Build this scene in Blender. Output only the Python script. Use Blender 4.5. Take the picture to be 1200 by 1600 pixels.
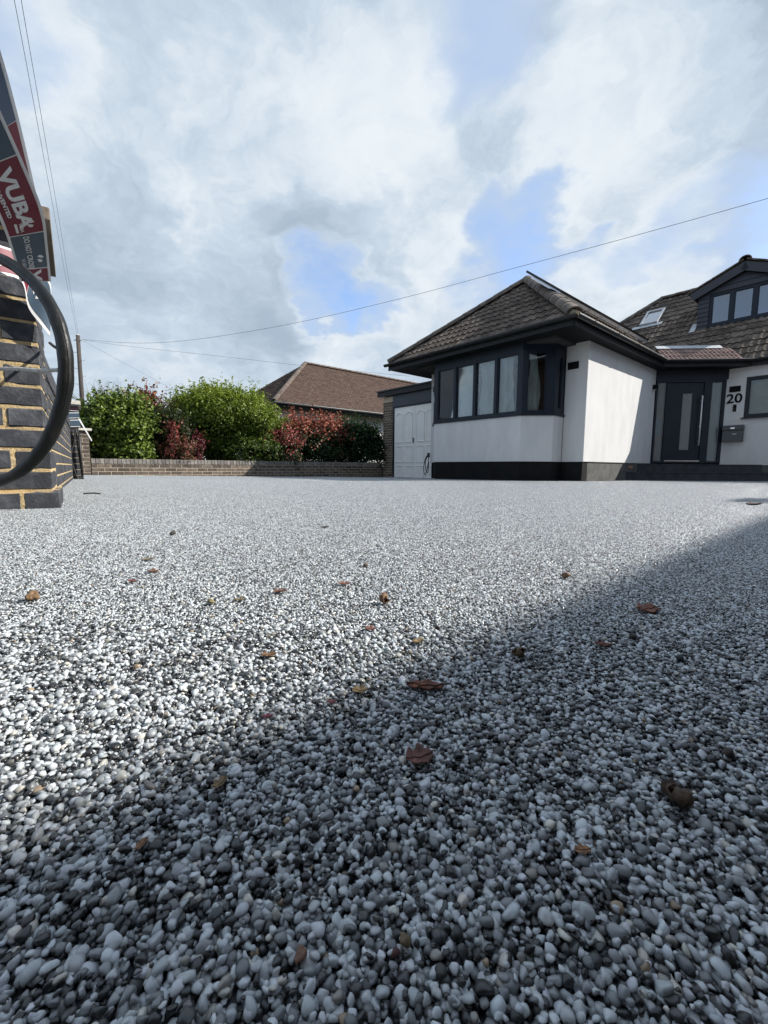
import bpy, bmesh, math, random
import numpy as np
from mathutils import Matrix, Vector
random.seed(7); RNG = np.random.default_rng(7)
SC = bpy.context.scene; COL = SC.collection
for o in list(bpy.data.objects): bpy.data.objects.remove(o)
R = math.radians
# ------------------------------------------------------------------ camera
FPX, VH, ROLL, CAMH = 665.0, 70.0, 0.006, 0.15            # focal length in pixels of the 1200x1600 photograph
PITCH = math.atan(VH / FPX)
Fw = Vector((0, math.cos(PITCH), -math.sin(PITCH))); U0 = Vector((0, math.sin(PITCH), math.cos(PITCH))); X0 = Vector((1, 0, 0))
Rt = X0 * math.cos(ROLL) + U0 * math.sin(ROLL); Up = U0 * math.cos(ROLL) - X0 * math.sin(ROLL)
CAM = Vector((0, 0, CAMH))
cd = bpy.data.cameras.new('camera'); cam = bpy.data.objects.new('camera', cd); COL.objects.link(cam)
cam.matrix_world = Matrix(((Rt.x, Up.x, -Fw.x, 0), (Rt.y, Up.y, -Fw.y, 0), (Rt.z, Up.z, -Fw.z, CAMH), (0, 0, 0, 1)))
cd.sensor_fit = 'VERTICAL'; cd.sensor_height = 24.0; cd.lens = 24.0 * FPX / 1600.0
cd.clip_start = 0.01; cd.clip_end = 3000
SC.camera = cam
def ray(x, y): return Rt * ((x - 600) / FPX) + Up * ((800 - y) / FPX) + Fw
def at(x, y, Y):                                            # point of the place seen at a pixel, Y metres ahead
    d = ray(x, y); return CAM + d * (Y / d.y)
# ------------------------------------------------------------------ sun and sky
SUN_H = Vector((1.319, 0.108, 0)); SUN_EL = math.atan2(1.0, SUN_H.length)
SUN_DIR = Vector((SUN_H.x, SUN_H.y, 1.0)).normalized()
sl = bpy.data.lights.new('sun', 'SUN'); sl.energy = 5.0; sl.angle = R(0.5); sl.color = (1.0, 0.955, 0.89)
so = bpy.data.objects.new('sun', sl); COL.objects.link(so)
so.rotation_euler = SUN_DIR.to_track_quat('Z', 'Y').to_euler(); so.location = (20, -12, 25)
wd = bpy.data.worlds.new('World'); SC.world = wd; wd.use_nodes = True
def build_sky():
    nt = wd.node_tree; N = nt.nodes; L = nt.links; N.clear()
    out = N.new('ShaderNodeOutputWorld'); bg = N.new('ShaderNodeBackground'); bg.inputs[1].default_value = 0.1
    L.new(bg.outputs[0], out.inputs[0])
    sky = N.new('ShaderNodeTexSky'); sky.sky_type = 'NISHITA'; sky.sun_disc = False
    sky.sun_elevation = SUN_EL; sky.sun_rotation = math.atan2(SUN_H.x, SUN_H.y)
    sky.air_density = 1.0; sky.dust_density = 0.6; sky.ozone_density = 1.6
    tc = N.new('ShaderNodeTexCoord'); nrm = N.new('ShaderNodeVectorMath'); nrm.operation = 'NORMALIZE'; L.new(tc.outputs['Generated'], nrm.inputs[0])
    D = nrm.outputs[0]
    def vm(op, a, b=None):
        n = N.new('ShaderNodeVectorMath'); n.operation = op
        for i, v in ((0, a), (1, b)):
            if v is None: continue
            if hasattr(v, 'links'): L.new(v, n.inputs[i])
            elif op == 'SCALE' and i == 1: n.inputs['Scale'].default_value = v
            else: n.inputs[i].default_value = v
        return n
    def mt(op, a, b=None, clamp=False):
        n = N.new('ShaderNodeMath'); n.operation = op; n.use_clamp = clamp
        for i, v in ((0, a), (1, b)):
            if v is None: continue
            if hasattr(v, 'links'): L.new(v, n.inputs[i])
            else: n.inputs[i].default_value = v
        return n.outputs[0]
    def noise(vec, sc, det, rough, dist=0.0):
        n = N.new('ShaderNodeTexNoise'); n.inputs['Scale'].default_value = sc; n.inputs['Detail'].default_value = det
        n.inputs['Roughness'].default_value = rough; n.inputs['Distortion'].default_value = dist; L.new(vec, n.inputs['Vector']); return n
    def smooth(v, lo, hi, to0=0.0, to1=1.0):
        n = N.new('ShaderNodeMapRange'); n.interpolation_type = 'SMOOTHSTEP'; L.new(v, n.inputs[0])
        for i, x in ((1, lo), (2, hi), (3, to0), (4, to1)): n.inputs[i].default_value = x
        return n.outputs[0]
    # a cloud layer: the direction stretched on to a flat deck, softened near the horizon
    sep = N.new('ShaderNodeSeparateXYZ'); L.new(D, sep.inputs[0])
    zz = mt('ADD', mt('MAXIMUM', sep.outputs[2], 0.0), 0.42)
    deck = N.new('ShaderNodeCombineXYZ'); L.new(mt('DIVIDE', sep.outputs[0], zz), deck.inputs[0]); L.new(mt('DIVIDE', sep.outputs[1], zz), deck.inputs[1]); L.new(sep.outputs[2], deck.inputs[2])
    DK = deck.outputs[0]
    w1 = noise(DK, 2.6, 4, 0.55); w2 = noise(DK, 8.0, 5, 0.6)
    warp = vm('ADD', D, vm('SCALE', vm('SUBTRACT', w1.outputs['Color'], (.5, .5, .5)).outputs[0], 0.30).outputs[0])
    warp2 = vm('ADD', warp.outputs[0], vm('SCALE', vm('SUBTRACT', w2.outputs['Color'], (.5, .5, .5)).outputs[0], 0.13).outputs[0])
    WD = vm('NORMALIZE', warp2.outputs[0]).outputs[0]
    def bumps(lst, start):
        acc = start
        for (x, y, rad, wt) in lst:
            d = ray(x, y).normalized()
            dt = vm('DOT_PRODUCT', WD, tuple(d)).outputs['Value']
            s = smooth(dt, math.cos(R(rad)), 1.0, 0.0, wt)
            acc = mt('ADD', acc, s)
        return acc
    base = noise(DK, 2.3, 10, 0.58, 0.2).outputs['Fac']
    dens = bumps([(300, 300, 27, .26), (560, 150, 17, .22), (640, 330, 12, .22), (960, 140, 15, .24), (880, 230, 11, .14), (350, 40, 24, .16), (150, 480, 16, .16), (620, 540, 12, .28), (950, 450, 13, .28), (420, 560, 10, .24), (200, 590, 14, .20), (300, 520, 12, .14), (1100, 420, 8, .14),
                  (500, 455, 6.5, -.64), (575, 475, 5, -.36), (820, 355, 8, -.46), (930, 335, 9, -.26), (1100, 350, 9, -.26), (745, 150, 9, -.14), (720, 20, 11, -.12), (1110, 150, 14, .14), (1000, 270, 9, .10), (780, 250, 7, .06), (0, 50, 7, -.3), (1180, 370, 6, -.2)], base)
    cover = smooth(dens, 0.39, 0.72)
    veil = smooth(mt('ADD', noise(DK, 3.2, 8, .62).outputs['Fac'], mt('MULTIPLY', dens, .9)), .30, 1.0, .06, .96)
    # thin cloud over the blue: pale, slightly blue
    tint = N.new('ShaderNodeMix'); tint.data_type = 'RGBA'; tint.blend_type = 'MULTIPLY'; tint.inputs[0].default_value = 1.0
    L.new(sky.outputs[0], tint.inputs[6]); tint.inputs[7].default_value = (1.55, 1.6, 1.75, 1)
    vmix = N.new('ShaderNodeMix'); vmix.data_type = 'RGBA'; L.new(veil, vmix.inputs[0]); L.new(tint.outputs[2], vmix.inputs[6]); vmix.inputs[7].default_value = (3.5, 4.4, 5.8, 1)
    # body of the clouds: bright rims and tops, greyer where they are thick
    bn = noise(WD, 4.2, 10, 0.62, 0.35).outputs['Fac']
    thick = smooth(dens, 0.58, 0.95, 0.0, -.20); bn2 = noise(DK, 1.7, 7, .6, .5).outputs['Fac']
    br = bumps([(640, 160, 9, .16), (680, 320, 8, .20), (640, 260, 7, .12), (930, 110, 9, .22), (1010, 190, 8, .22), (820, 190, 6, .2), (560, 560, 10, .20), (950, 460, 11, .22), (720, 490, 9, .14), (780, 90, 9, -.14), (1130, 110, 12, -.12), (760, 300, 8, -.12), (900, 270, 7, -.12), (1050, 300, 8, -.06), (170, 590, 12, .14),
                (300, 250, 20, .10), (150, 400, 16, .08), (580, 200, 9, .10), (430, 340, 10, -.16), (480, 380, 8, -.10), (260, 430, 10, -.03), (470, 130, 10, .08), (360, 60, 10, .08), (560, 330, 7, .08)], mt('ADD', mt('ADD', mt('MULTIPLY', bn, 1.35), mt('MULTIPLY', bn2, 1.0)), mt('ADD', thick, -.72)))
    bright = smooth(br, 0.0, 0.84)
    ramp = N.new('ShaderNodeValToRGB'); L.new(bright, ramp.inputs[0])
    e = ramp.color_ramp.elements; e[0].position = 0.0; e[0].color = (2.8, 3.45, 4.25, 1); e[1].position = 1.0; e[1].color = (5.75, 6.15, 6.5, 1)
    m = e.new(0.5); m.color = (4.05, 4.75, 5.5, 1)
    mix = N.new('ShaderNodeMix'); mix.data_type = 'RGBA'; L.new(cover, mix.inputs[0]); L.new(vmix.outputs[2], mix.inputs[6]); L.new(ramp.outputs[0], mix.inputs[7])
    L.new(mix.outputs[2], bg.inputs[0])
build_sky()
vs = SC.view_settings; vs.view_transform = 'Standard'; vs.look = 'None'; vs.exposure = 0.55; vs.gamma = 1.0; vs.use_curve_mapping = False
try:
    SC.cycles.use_denoising = True; SC.cycles.max_bounces = 8; SC.cycles.transparent_max_bounces = 16; SC.cycles.caustics_reflective = False; SC.cycles.caustics_refractive = False
except Exception: pass
# ------------------------------------------------------------------ helpers
def g(x, y): return -0.0118 * y + 0.0055 * (math.sqrt(x * x + 1) - x) - 0.0055          # driveway surface, falls towards the house
def on_ground(x, y):
    d = ray(x, y); t = 0.2
    for _ in range(60):
        p = CAM + d * t; h = p.z - g(p.x, p.y); t += h / max(1e-4, -d.z) * 0.9
    return CAM + d * t
MATS = {}
def rgb(c): return (c[0], c[1], c[2], 1.0)
def mat(name, c, c2=None, rough=0.6, scale=8.0, detail=6, bump=0.0, bscale=None, rnd=0.0, metal=0.0, spec=0.5, coat=0.0, stretch=None, attr=None, translucent=0.0, lo=.35, hi=.65, coord='Object', bdist=0.01, rvar=0.0):
    if name in MATS: return MATS[name]
    m = bpy.data.materials.new(name); m.use_nodes = True; nt = m.node_tree; N = nt.nodes; L = nt.links
    b = N['Principled BSDF']; b.inputs['Roughness'].default_value = rough; b.inputs['Metallic'].default_value = metal
    b.inputs['Specular IOR Level'].default_value = spec; b.inputs['Coat Weight'].default_value = coat; b.inputs['Coat Roughness'].default_value = 0.12
    tc = N.new('ShaderNodeTexCoord'); mp = N.new('ShaderNodeMapping'); L.new(tc.outputs[coord], mp.inputs[0])
    if stretch: mp.inputs['Scale'].default_value = stretch
    if rnd:
        oi0 = N.new('ShaderNodeObjectInfo'); cv = N.new('ShaderNodeVectorMath'); cv.operation = 'SCALE'; cv.inputs[0].default_value = (37., 91., 53.); L.new(oi0.outputs['Random'], cv.inputs['Scale']); L.new(cv.outputs[0], mp.inputs['Location'])
    nz = N.new('ShaderNodeTexNoise'); nz.inputs['Scale'].default_value = scale; nz.inputs['Detail'].default_value = detail; nz.inputs['Roughness'].default_value = .6; L.new(mp.outputs[0], nz.inputs['Vector'])
    col = None
    if attr:
        a = N.new('ShaderNodeAttribute'); a.attribute_type = attr[0]; a.attribute_name = attr[1]; col = a.outputs['Color']
        if c2 is not None:
            mx = N.new('ShaderNodeMix'); mx.data_type = 'RGBA'; mx.blend_type = 'MULTIPLY'; mx.inputs[0].default_value = 1.0
            rp = N.new('ShaderNodeMapRange'); L.new(nz.outputs[0], rp.inputs[0]); rp.inputs[1].default_value = lo; rp.inputs[2].default_value = hi; rp.inputs[3].default_value = c2[0]; rp.inputs[4].default_value = c2[1]
            L.new(col, mx.inputs[6]); L.new(rp.outputs[0], mx.inputs[7]); col = mx.outputs[2]
    elif c2 is not None:
        rp = N.new('ShaderNodeMapRange'); rp.interpolation_type = 'SMOOTHSTEP'; L.new(nz.outputs[0], rp.inputs[0]); rp.inputs[1].default_value = lo; rp.inputs[2].default_value = hi
        mx = N.new('ShaderNodeMix'); mx.data_type = 'RGBA'; L.new(rp.outputs[0], mx.inputs[0]); mx.inputs[6].default_value = rgb(c); mx.inputs[7].default_value = rgb(c2); col = mx.outputs[2]
    if rnd:
        hs = N.new('ShaderNodeHueSaturation'); oi = N.new('ShaderNodeObjectInfo'); mr = N.new('ShaderNodeMapRange'); L.new(oi.outputs['Random'], mr.inputs[0]); mr.inputs[3].default_value = 1 - rnd; mr.inputs[4].default_value = 1 + rnd
        L.new(mr.outputs[0], hs.inputs['Value'])
        if col is not None: L.new(col, hs.inputs['Color'])
        else: hs.inputs['Color'].default_value = rgb(c)
        col = hs.outputs[0]
    if col is not None: L.new(col, b.inputs['Base Color'])
    else: b.inputs['Base Color'].default_value = rgb(c)
    if rvar:
        rr = N.new('ShaderNodeMapRange'); L.new(nz.outputs[0], rr.inputs[0]); rr.inputs[1].default_value = .3; rr.inputs[2].default_value = .7; rr.inputs[3].default_value = max(.03, rough - rvar); rr.inputs[4].default_value = min(1, rough + rvar); L.new(rr.outputs[0], b.inputs['Roughness'])
    if bump:
        nb = N.new('ShaderNodeTexNoise'); nb.inputs['Scale'].default_value = bscale or scale * 4; nb.inputs['Detail'].default_value = 5; L.new(mp.outputs[0], nb.inputs['Vector'])
        bp = N.new('ShaderNodeBump'); bp.inputs['Strength'].default_value = bump; bp.inputs['Distance'].default_value = bdist; L.new(nb.outputs[0], bp.inputs['Height']); L.new(bp.outputs[0], b.inputs['Normal'])
    if translucent:
        tr = N.new('ShaderNodeBsdfTranslucent'); ms = N.new('ShaderNodeMixShader'); ms.inputs[0].default_value = translucent
        if col is not None: L.new(col, tr.inputs[0])
        else: tr.inputs[0].default_value = rgb(c)
        L.new(b.outputs[0], ms.inputs[1]); L.new(tr.outputs[0], ms.inputs[2]); L.new(ms.outputs[0], N['Material Output'].inputs[0])
    MATS[name] = m; return m
def glass_mat(name, tint=(.8, .85, .85), frost=0.0, rough=0.0, boost=0.0):
    m = bpy.data.materials.new(name); m.use_nodes = True; nt = m.node_tree; N = nt.nodes; L = nt.links; N.remove(N['Principled BSDF'])
    tr = N.new('ShaderNodeBsdfTransparent'); tr.inputs[0].default_value = rgb(tint); gl = N.new('ShaderNodeBsdfGlossy'); gl.inputs['Roughness'].default_value = rough
    fr = N.new('ShaderNodeFresnel'); fr.inputs[0].default_value = 1.52
    nz = N.new('ShaderNodeTexNoise'); nz.inputs['Scale'].default_value = 1.3; bp = N.new('ShaderNodeBump'); bp.inputs['Strength'].default_value = .08; bp.inputs['Distance'].default_value = .02
    tc = N.new('ShaderNodeTexCoord'); L.new(tc.outputs['Object'], nz.inputs['Vector']); L.new(nz.outputs[0], bp.inputs['Height']); L.new(bp.outputs[0], gl.inputs['Normal'])
    ad = N.new('ShaderNodeMath'); ad.operation = 'MULTIPLY_ADD'; L.new(fr.outputs[0], ad.inputs[0]); ad.inputs[1].default_value = 1.8; ad.inputs[2].default_value = boost; ad.use_clamp = True
    base = tr.outputs[0]
    if frost:
        df = N.new('ShaderNodeBsdfDiffuse'); df.inputs[0].default_value = (.30, .36, .37, 1); m1 = N.new('ShaderNodeMixShader'); m1.inputs[0].default_value = frost; L.new(base, m1.inputs[1]); L.new(df.outputs[0], m1.inputs[2]); base = m1.outputs[0]
    ms = N.new('ShaderNodeMixShader'); L.new(ad.outputs[0], ms.inputs[0]); L.new(base, ms.inputs[1]); L.new(gl.outputs[0], ms.inputs[2]); L.new(ms.outputs[0], N['Material Output'].inputs[0])
    MATS[name] = m; return m
def tag(o, label=None, cat=None, group=None, kind=None):
    if label: o['label'] = label
    if cat: o['category'] = cat
    if group: o['group'] = group
    if kind: o['kind'] = kind
    return o
def thing(name, label, cat, loc=(0, 0, 0), rz=0.0, group=None):
    o = bpy.data.objects.new(name, None); COL.objects.link(o); o.empty_display_size = .1
    o.location = loc; o.rotation_euler = (0, 0, rz); return tag(o, label, cat, group)
def link(name, me, parent=None, mtx=None, m=None):
    o = bpy.data.objects.new(name, me); COL.objects.link(o)
    if m is not None and not me.materials: me.materials.append(m)
    if parent is not None: o.parent = parent
    if mtx is not None: o.matrix_basis = mtx
    return o
def frame(o, u, v, n):
    u, v, n = Vector(u).normalized(), Vector(v).normalized(), Vector(n).normalized()
    return Matrix(((u.x, v.x, n.x, o[0]), (u.y, v.y, n.y, o[1]), (u.z, v.z, n.z, o[2]), (0, 0, 0, 1)))
class MB:
    def __init__(s, fr=None): s.v = []; s.f = []; s.fr = fr
    def add(s, vs, fs, fr=None):
        fr = fr or s.fr; k = len(s.v)
        s.v += [tuple(fr @ Vector(p)) if fr else tuple(p) for p in vs]; s.f += [tuple(i + k for i in f) for f in fs]; return s
    def box(s, x0, x1, y0, y1, z0, z1, fr=None):
        return s.add([(x0, y0, z0), (x1, y0, z0), (x1, y1, z0), (x0, y1, z0), (x0, y0, z1), (x1, y0, z1), (x1, y1, z1), (x0, y1, z1)], [(3, 2, 1, 0), (4, 5, 6, 7), (0, 1, 5, 4), (1, 2, 6, 5), (2, 3, 7, 6), (3, 0, 4, 7)], fr)
    def prism(s, poly, z0, z1, fr=None):                       # poly in x,y counter-clockwise
        n = len(poly); vs = [(p[0], p[1], z0) for p in poly] + [(p[0], p[1], z1) for p in poly]
        return s.add(vs, [tuple(range(n))[::-1], tuple(range(n, 2 * n))] + [(i, (i + 1) % n, n + (i + 1) % n, n + i) for i in range(n)], fr)
    def tube(s, pts, rad, seg=8, fr=None, cap=True):
        pts = [Vector(p) for p in pts]; n = len(pts); rads = rad if isinstance(rad, (list, tuple)) else [rad] * n; vs = []; prev = None
        for i, p in enumerate(pts):
            t = (pts[min(i + 1, n - 1)] - pts[max(i - 1, 0)]).normalized()
            a = prev - t * prev.dot(t) if prev is not None else t.orthogonal()
            if a.length < 1e-6: a = t.orthogonal()
            a.normalize(); prev = a; b = t.cross(a)
            vs += [p + (a * math.cos(2 * math.pi * k / seg) + b * math.sin(2 * math.pi * k / seg)) * rads[i] for k in range(seg)]
        fs = [(i * seg + k, i * seg + (k + 1) % seg, (i + 1) * seg + (k + 1) % seg, (i + 1) * seg + k) for i in range(n - 1) for k in range(seg)]
        if cap: fs += [tuple(range(seg))[::-1], tuple((n - 1) * seg + k for k in range(seg))]
        return s.add(vs, fs, fr)
    def build(s, name, m, parent=None, smooth=False, bevel=0.0, seg=2):
        me = bpy.data.meshes.new(name); me.from_pydata(s.v, [], s.f); me.update()
        if bevel:
            bm = bmesh.new(); bm.from_mesh(me); bmesh.ops.remove_doubles(bm, verts=bm.verts, dist=1e-5)
            bmesh.ops.bevel(bm, geom=[e for e in bm.edges if e.is_manifold and e.calc_face_angle(0) > .5], offset=bevel, segments=seg, affect='EDGES', profile=.6); bm.to_mesh(me); bm.free()
        if smooth: me.polygons.foreach_set('use_smooth', [True] * len(me.polygons))
        return link(name, me, parent, None, m)
def spline(pts, n=8):
    pts = [Vector(p) for p in pts]; out = []
    for i in range(len(pts) - 1):
        p0, p1, p2, p3 = pts[max(i - 1, 0)], pts[i], pts[i + 1], pts[min(i + 2, len(pts) - 1)]
        for k in range(n):
            t = k / n; out.append(.5 * (2 * p1 + (p2 - p0) * t + (2 * p0 - 5 * p1 + 4 * p2 - p3) * t * t + (3 * p1 - p0 - 3 * p2 + p3) * t ** 3))
    return out + [pts[-1]]
def text_mesh(s, size=1.0, off=0.0, align='LEFT', extrude=0.0):
    cu = bpy.data.curves.new('lettering', 'FONT'); cu.body = s; cu.size = size; cu.offset = off; cu.align_x = align; cu.extrude = extrude; cu.resolution_u = 4
    ob = bpy.data.objects.new('lettering', cu); COL.objects.link(ob)
    dg = bpy.context.evaluated_depsgraph_get(); me = bpy.data.meshes.new_from_object(ob.evaluated_get(dg)); bpy.data.objects.remove(ob); bpy.data.curves.remove(cu); me.materials.clear(); return me
# ------------------------------------------------------------------ materials
M_white = mat('white_render', (.66, .655, .645), (.58, .575, .565), rough=.9, scale=2.2, stretch=(1.6, 1.6, .5), bump=.35, bscale=120, bdist=.004, lo=.3, hi=.75)
M_black = mat('black_plinth', (.006, .006, .007), (.010, .010, .011), rough=.8, spec=.2, scale=5, bump=.2)
M_conc = mat('concrete', (.11, .11, .105), (.075, .075, .07), rough=.95, scale=6, bump=.3)
M_anth = mat('anthracite_frame', (.0095, .0155, .025), (.0125, .019, .030), rough=.42, scale=3, spec=.3)
M_fascia = mat('dark_fascia', (.0095, .0105, .013), (.013, .0145, .017), rough=.5, spec=.3, scale=4)
M_soffit = mat('dark_soffit', (.009, .010, .012), (.013, .014, .016), rough=.7, spec=.2, scale=3)
M_gutter = mat('black_gutter', (.018, .019, .021), (.024, .025, .027), rough=.38, spec=.4, scale=3)
M_tile = mat('roof_tile', (.18, .142, .112), (.078, .063, .053), rough=.95, spec=.25, scale=5, bump=.5, bscale=60, rnd=.28)
M_tileu = mat('roof_under', (.03, .026, .023), rough=1)
M_ridge = mat('ridge_tile', (.17, .135, .11), (.07, .06, .052), rough=.95, scale=7, bump=.5, bscale=50, rnd=.15)
M_porch = mat('porch_tile', (.30, .20, .165), (.20, .135, .115), rough=.9, scale=9, bump=.3, rnd=.15)
M_lead = mat('lead_flashing', (.55, .56, .57), (.42, .43, .45), rough=.45, scale=8, metal=.3)
M_alu = mat('aluminium', (.75, .76, .77), rough=.3, metal=.9, scale=4)
M_steel = mat('brushed_steel', (.8, .8, .8), rough=.25, metal=1.0)
M_solar = mat('solar_cell', (.012, .014, .02), rough=.2, scale=4, coat=.5)
M_garage = mat('white_door_paint', (.88, .87, .83), (.82, .81, .77), rough=.55, scale=2)
M_slate = mat('step_tile', (.028, .031, .036), (.048, .052, .057), rough=.45, spec=.3, scale=7, bump=.15)
M_bluebrick = mat('dark_blue_brick', (.032, .035, .043), (.095, .098, .108), rough=.78, scale=22, lo=.4, hi=.78, bump=.55, bscale=90, rnd=.25, bdist=.004)
M_tanmortar = mat('tan_mortar', (.47, .34, .165), (.56, .43, .25), rough=1, scale=40, bump=.8, bscale=160, bdist=.004)
M_brownbrick = mat('brown_brick', (.085, .065, .052), (.15, .12, .095), rough=.92, scale=14, bump=.4, bscale=90, rnd=.38, bdist=.004)
M_soldier = mat('grey_brown_brick', (.16, .145, .13), (.24, .22, .20), rough=.92, scale=14, bump=.4, bscale=90, rnd=.3, bdist=.004)
M_palemortar = mat('pale_mortar', (.40, .33, .23), (.50, .43, .33), rough=1, scale=40, bump=.5, bscale=160, bdist=.004)
M_coping = mat('pale_coping', (.60, .57, .50), (.48, .45, .39), rough=.9, scale=10, bump=.3)
M_copbrown = mat('brown_coping', (.20, .165, .125), (.13, .105, .08), rough=.9, scale=12, bump=.4)
M_hose = mat('black_rubber', (.006, .0065, .006), (.035, .035, .028), rough=.40, scale=14, bump=.35, bscale=40, stretch=(1, 1, .4), lo=.5, hi=.85, spec=.35)
M_wire = mat('black_wire', (.02, .02, .021), rough=.5)
M_galv = mat('galvanised_wire', (.55, .55, .52), (.38, .37, .34), rough=.6, scale=60, bump=.4)
M_wood = mat('weathered_pole', (.075, .064, .055), (.045, .039, .034), rough=.95, scale=4, stretch=(8, 8, .6), bump=.4)
M_interior = mat('unlit_room', (.045, .045, .045), rough=1)  # near-black backing, its colour stands in for the unlit rooms behind the glass
M_soil = mat('soil', (.05, .04, .03), (.09, .075, .055), rough=1, scale=12, bump=.8)
M_glass = glass_mat('window_glass', (.90, .94, .93), boost=-.02)
M_glass2 = glass_mat('dormer_glass', (.5, .55, .58), boost=.14)
M_frost = glass_mat('frosted_glass', (.85, .92, .94), frost=.34, rough=.25)
M_sheet = mat('silver_sheet', (.82, .84, .82), (.62, .66, .65), rough=.38, scale=2.5, bump=.7, bscale=9, bdist=.05, translucent=.35)
# ------------------------------------------------------------------ ground
def big_ground():
    m = mat('far_ground', (.07, .085, .045), (.11, .105, .085), rough=1, scale=.4, bump=.4, bscale=8)
    b = MB(); b.add([(-900, -900, -.55), (900, -900, -.55), (900, 900, -.55), (-900, 900, -.55)], [(0, 1, 2, 3)])
    tag(b.build('ground', m), 'ground around the houses', None, None, 'structure')
big_ground()
def driveway():
    xs = np.arange(-8, 12.01, .5); ys = np.arange(-4, 17.01, .5); vs = []; fs = []
    for y in ys:
        for x in xs: vs.append((x, y, g(x, y) - .0035))
    n = len(xs)
    for j in range(len(ys) - 1):
        for i in range(n - 1): fs.append((j * n + i, j * n + i + 1, (j + 1) * n + i + 1, (j + 1) * n + i))
    m = mat('dark_resin_bed', (.012, .013, .016), (.10, .105, .115), rough=.35, scale=260, detail=3, lo=.4, hi=.62)
    b = MB(); b.add(vs, fs); o = b.build('driveway', m, None, True)
    tag(o, 'resin bound driveway surface sloping gently to the house', None, None, 'structure')
driveway()
# pebbles of the resin bound surface: one object; every grain close to the camera is an instance of its own,
# farther off half-metre patches of coarser grains are repeated with quarter turns
def pebble_colors(n):
    r = RNG.random(n); v = np.empty(n)
    k = r < .44; v[k] = .43 + .25 * RNG.random(k.sum()) ** 1.2
    k = (r >= .44) & (r < .72); v[k] = .14 + .20 * RNG.random(k.sum())
    k = r >= .72; v[k] = .009 + .035 * RNG.random(k.sum()) ** 1.6
    c = np.stack([v * (.915 + .06 * RNG.random(n)), v * 1.0, v * (1.0 + .06 * RNG.random(n)), np.ones(n)], 1)
    t = RNG.random(n) < .005; c[t, :3] = np.array([.26, .19, .12]) * (.5 + RNG.random((t.sum(), 1)))
    w = RNG.random(n) < .06; c[w, :3] *= np.array([1.10, 1.0, .86])
    return np.clip(c, 0, .85)
def pebble_shape(sub, seed):
    rg = np.random.default_rng(seed); bm = bmesh.new(); bmesh.ops.create_icosphere(bm, subdivisions=sub, radius=1.0)
    v = np.array([x.co[:] for x in bm.verts]); f = np.array([[q.index for q in p.verts] for p in bm.faces]); bm.free()
    for _ in range(15):
        d = rg.normal(size=3); d /= np.linalg.norm(d); c = rg.uniform(.5, .88); h = v @ d; v -= np.outer(np.maximum(h - c, 0) * .95, d)
    ph = rg.uniform(0, 6, 3); v *= (1 + .05 * np.sin(v[:, 0] * 4 + ph[0]) * np.cos(v[:, 1] * 4.6 + ph[1]) + .025 * np.sin(v[:, 2] * 9 + ph[2]))[:, None]
    v *= np.array([1.0, rg.uniform(.66, .9), rg.uniform(.52, .8)]); return v, f
def grid_points(x0, x1, y0, y1, sp, jit, fill=1.0):
    xs = np.arange(x0 + sp / 2, x1, sp); ys = np.arange(y0 + sp / 2, y1, sp * .87)
    X, Y = np.meshgrid(xs, ys); X = X + (np.arange(len(ys)) % 2)[:, None] * sp * .5 - sp * .25
    p = np.stack([X.ravel(), Y.ravel()], 1); p += RNG.uniform(-jit, jit, p.shape) * sp
    return p[RNG.random(len(p)) < fill]
def rand_rot(n): return np.stack([RNG.normal(0, .38, n), RNG.normal(0, .38, n), RNG.uniform(0, 6.283, n)], 1)
def rots(e):
    cx, sx, cy, sy, cz, sz = np.cos(e[:, 0]), np.sin(e[:, 0]), np.cos(e[:, 1]), np.sin(e[:, 1]), np.cos(e[:, 2]), np.sin(e[:, 2]); M = np.empty((len(e), 3, 3))
    M[:, 0, 0] = cy * cz; M[:, 0, 1] = sx * sy * cz - cx * sz; M[:, 0, 2] = cx * sy * cz + sx * sz
    M[:, 1, 0] = cy * sz; M[:, 1, 1] = sx * sy * sz + cx * cz; M[:, 1, 2] = cx * sy * sz - sx * cz
    M[:, 2, 0] = -sy; M[:, 2, 1] = sx * cy; M[:, 2, 2] = cx * cy; return M
def fast_mesh(name, v, f, m, smooth=True, col=None, cname='pcol'):
    me = bpy.data.meshes.new(name); k = f.shape[1]; me.vertices.add(len(v)); me.vertices.foreach_set('co', v.astype(np.float32).ravel())
    me.loops.add(f.size); me.loops.foreach_set('vertex_index', f.astype(np.int32).ravel()); me.polygons.add(len(f)); me.polygons.foreach_set('loop_start', np.arange(0, f.size, k, dtype=np.int32))
    if smooth: me.polygons.foreach_set('use_smooth', np.ones(len(f), bool))
    me.update(calc_edges=True)
    if col is not None:
        a = me.attributes.new(cname, 'FLOAT_COLOR', 'POINT'); a.data.foreach_set('color', col.astype(np.float32).ravel())
    me.materials.append(m); return me
PS, PSZ = .00272, .00206                                     # grid spacing and half-length of a grain (2-5 mm aggregate)
TILE = .4
def sizes(n): return PSZ * np.clip(np.exp(RNG.normal(0, .30, n)), .5, 2.0)
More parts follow.
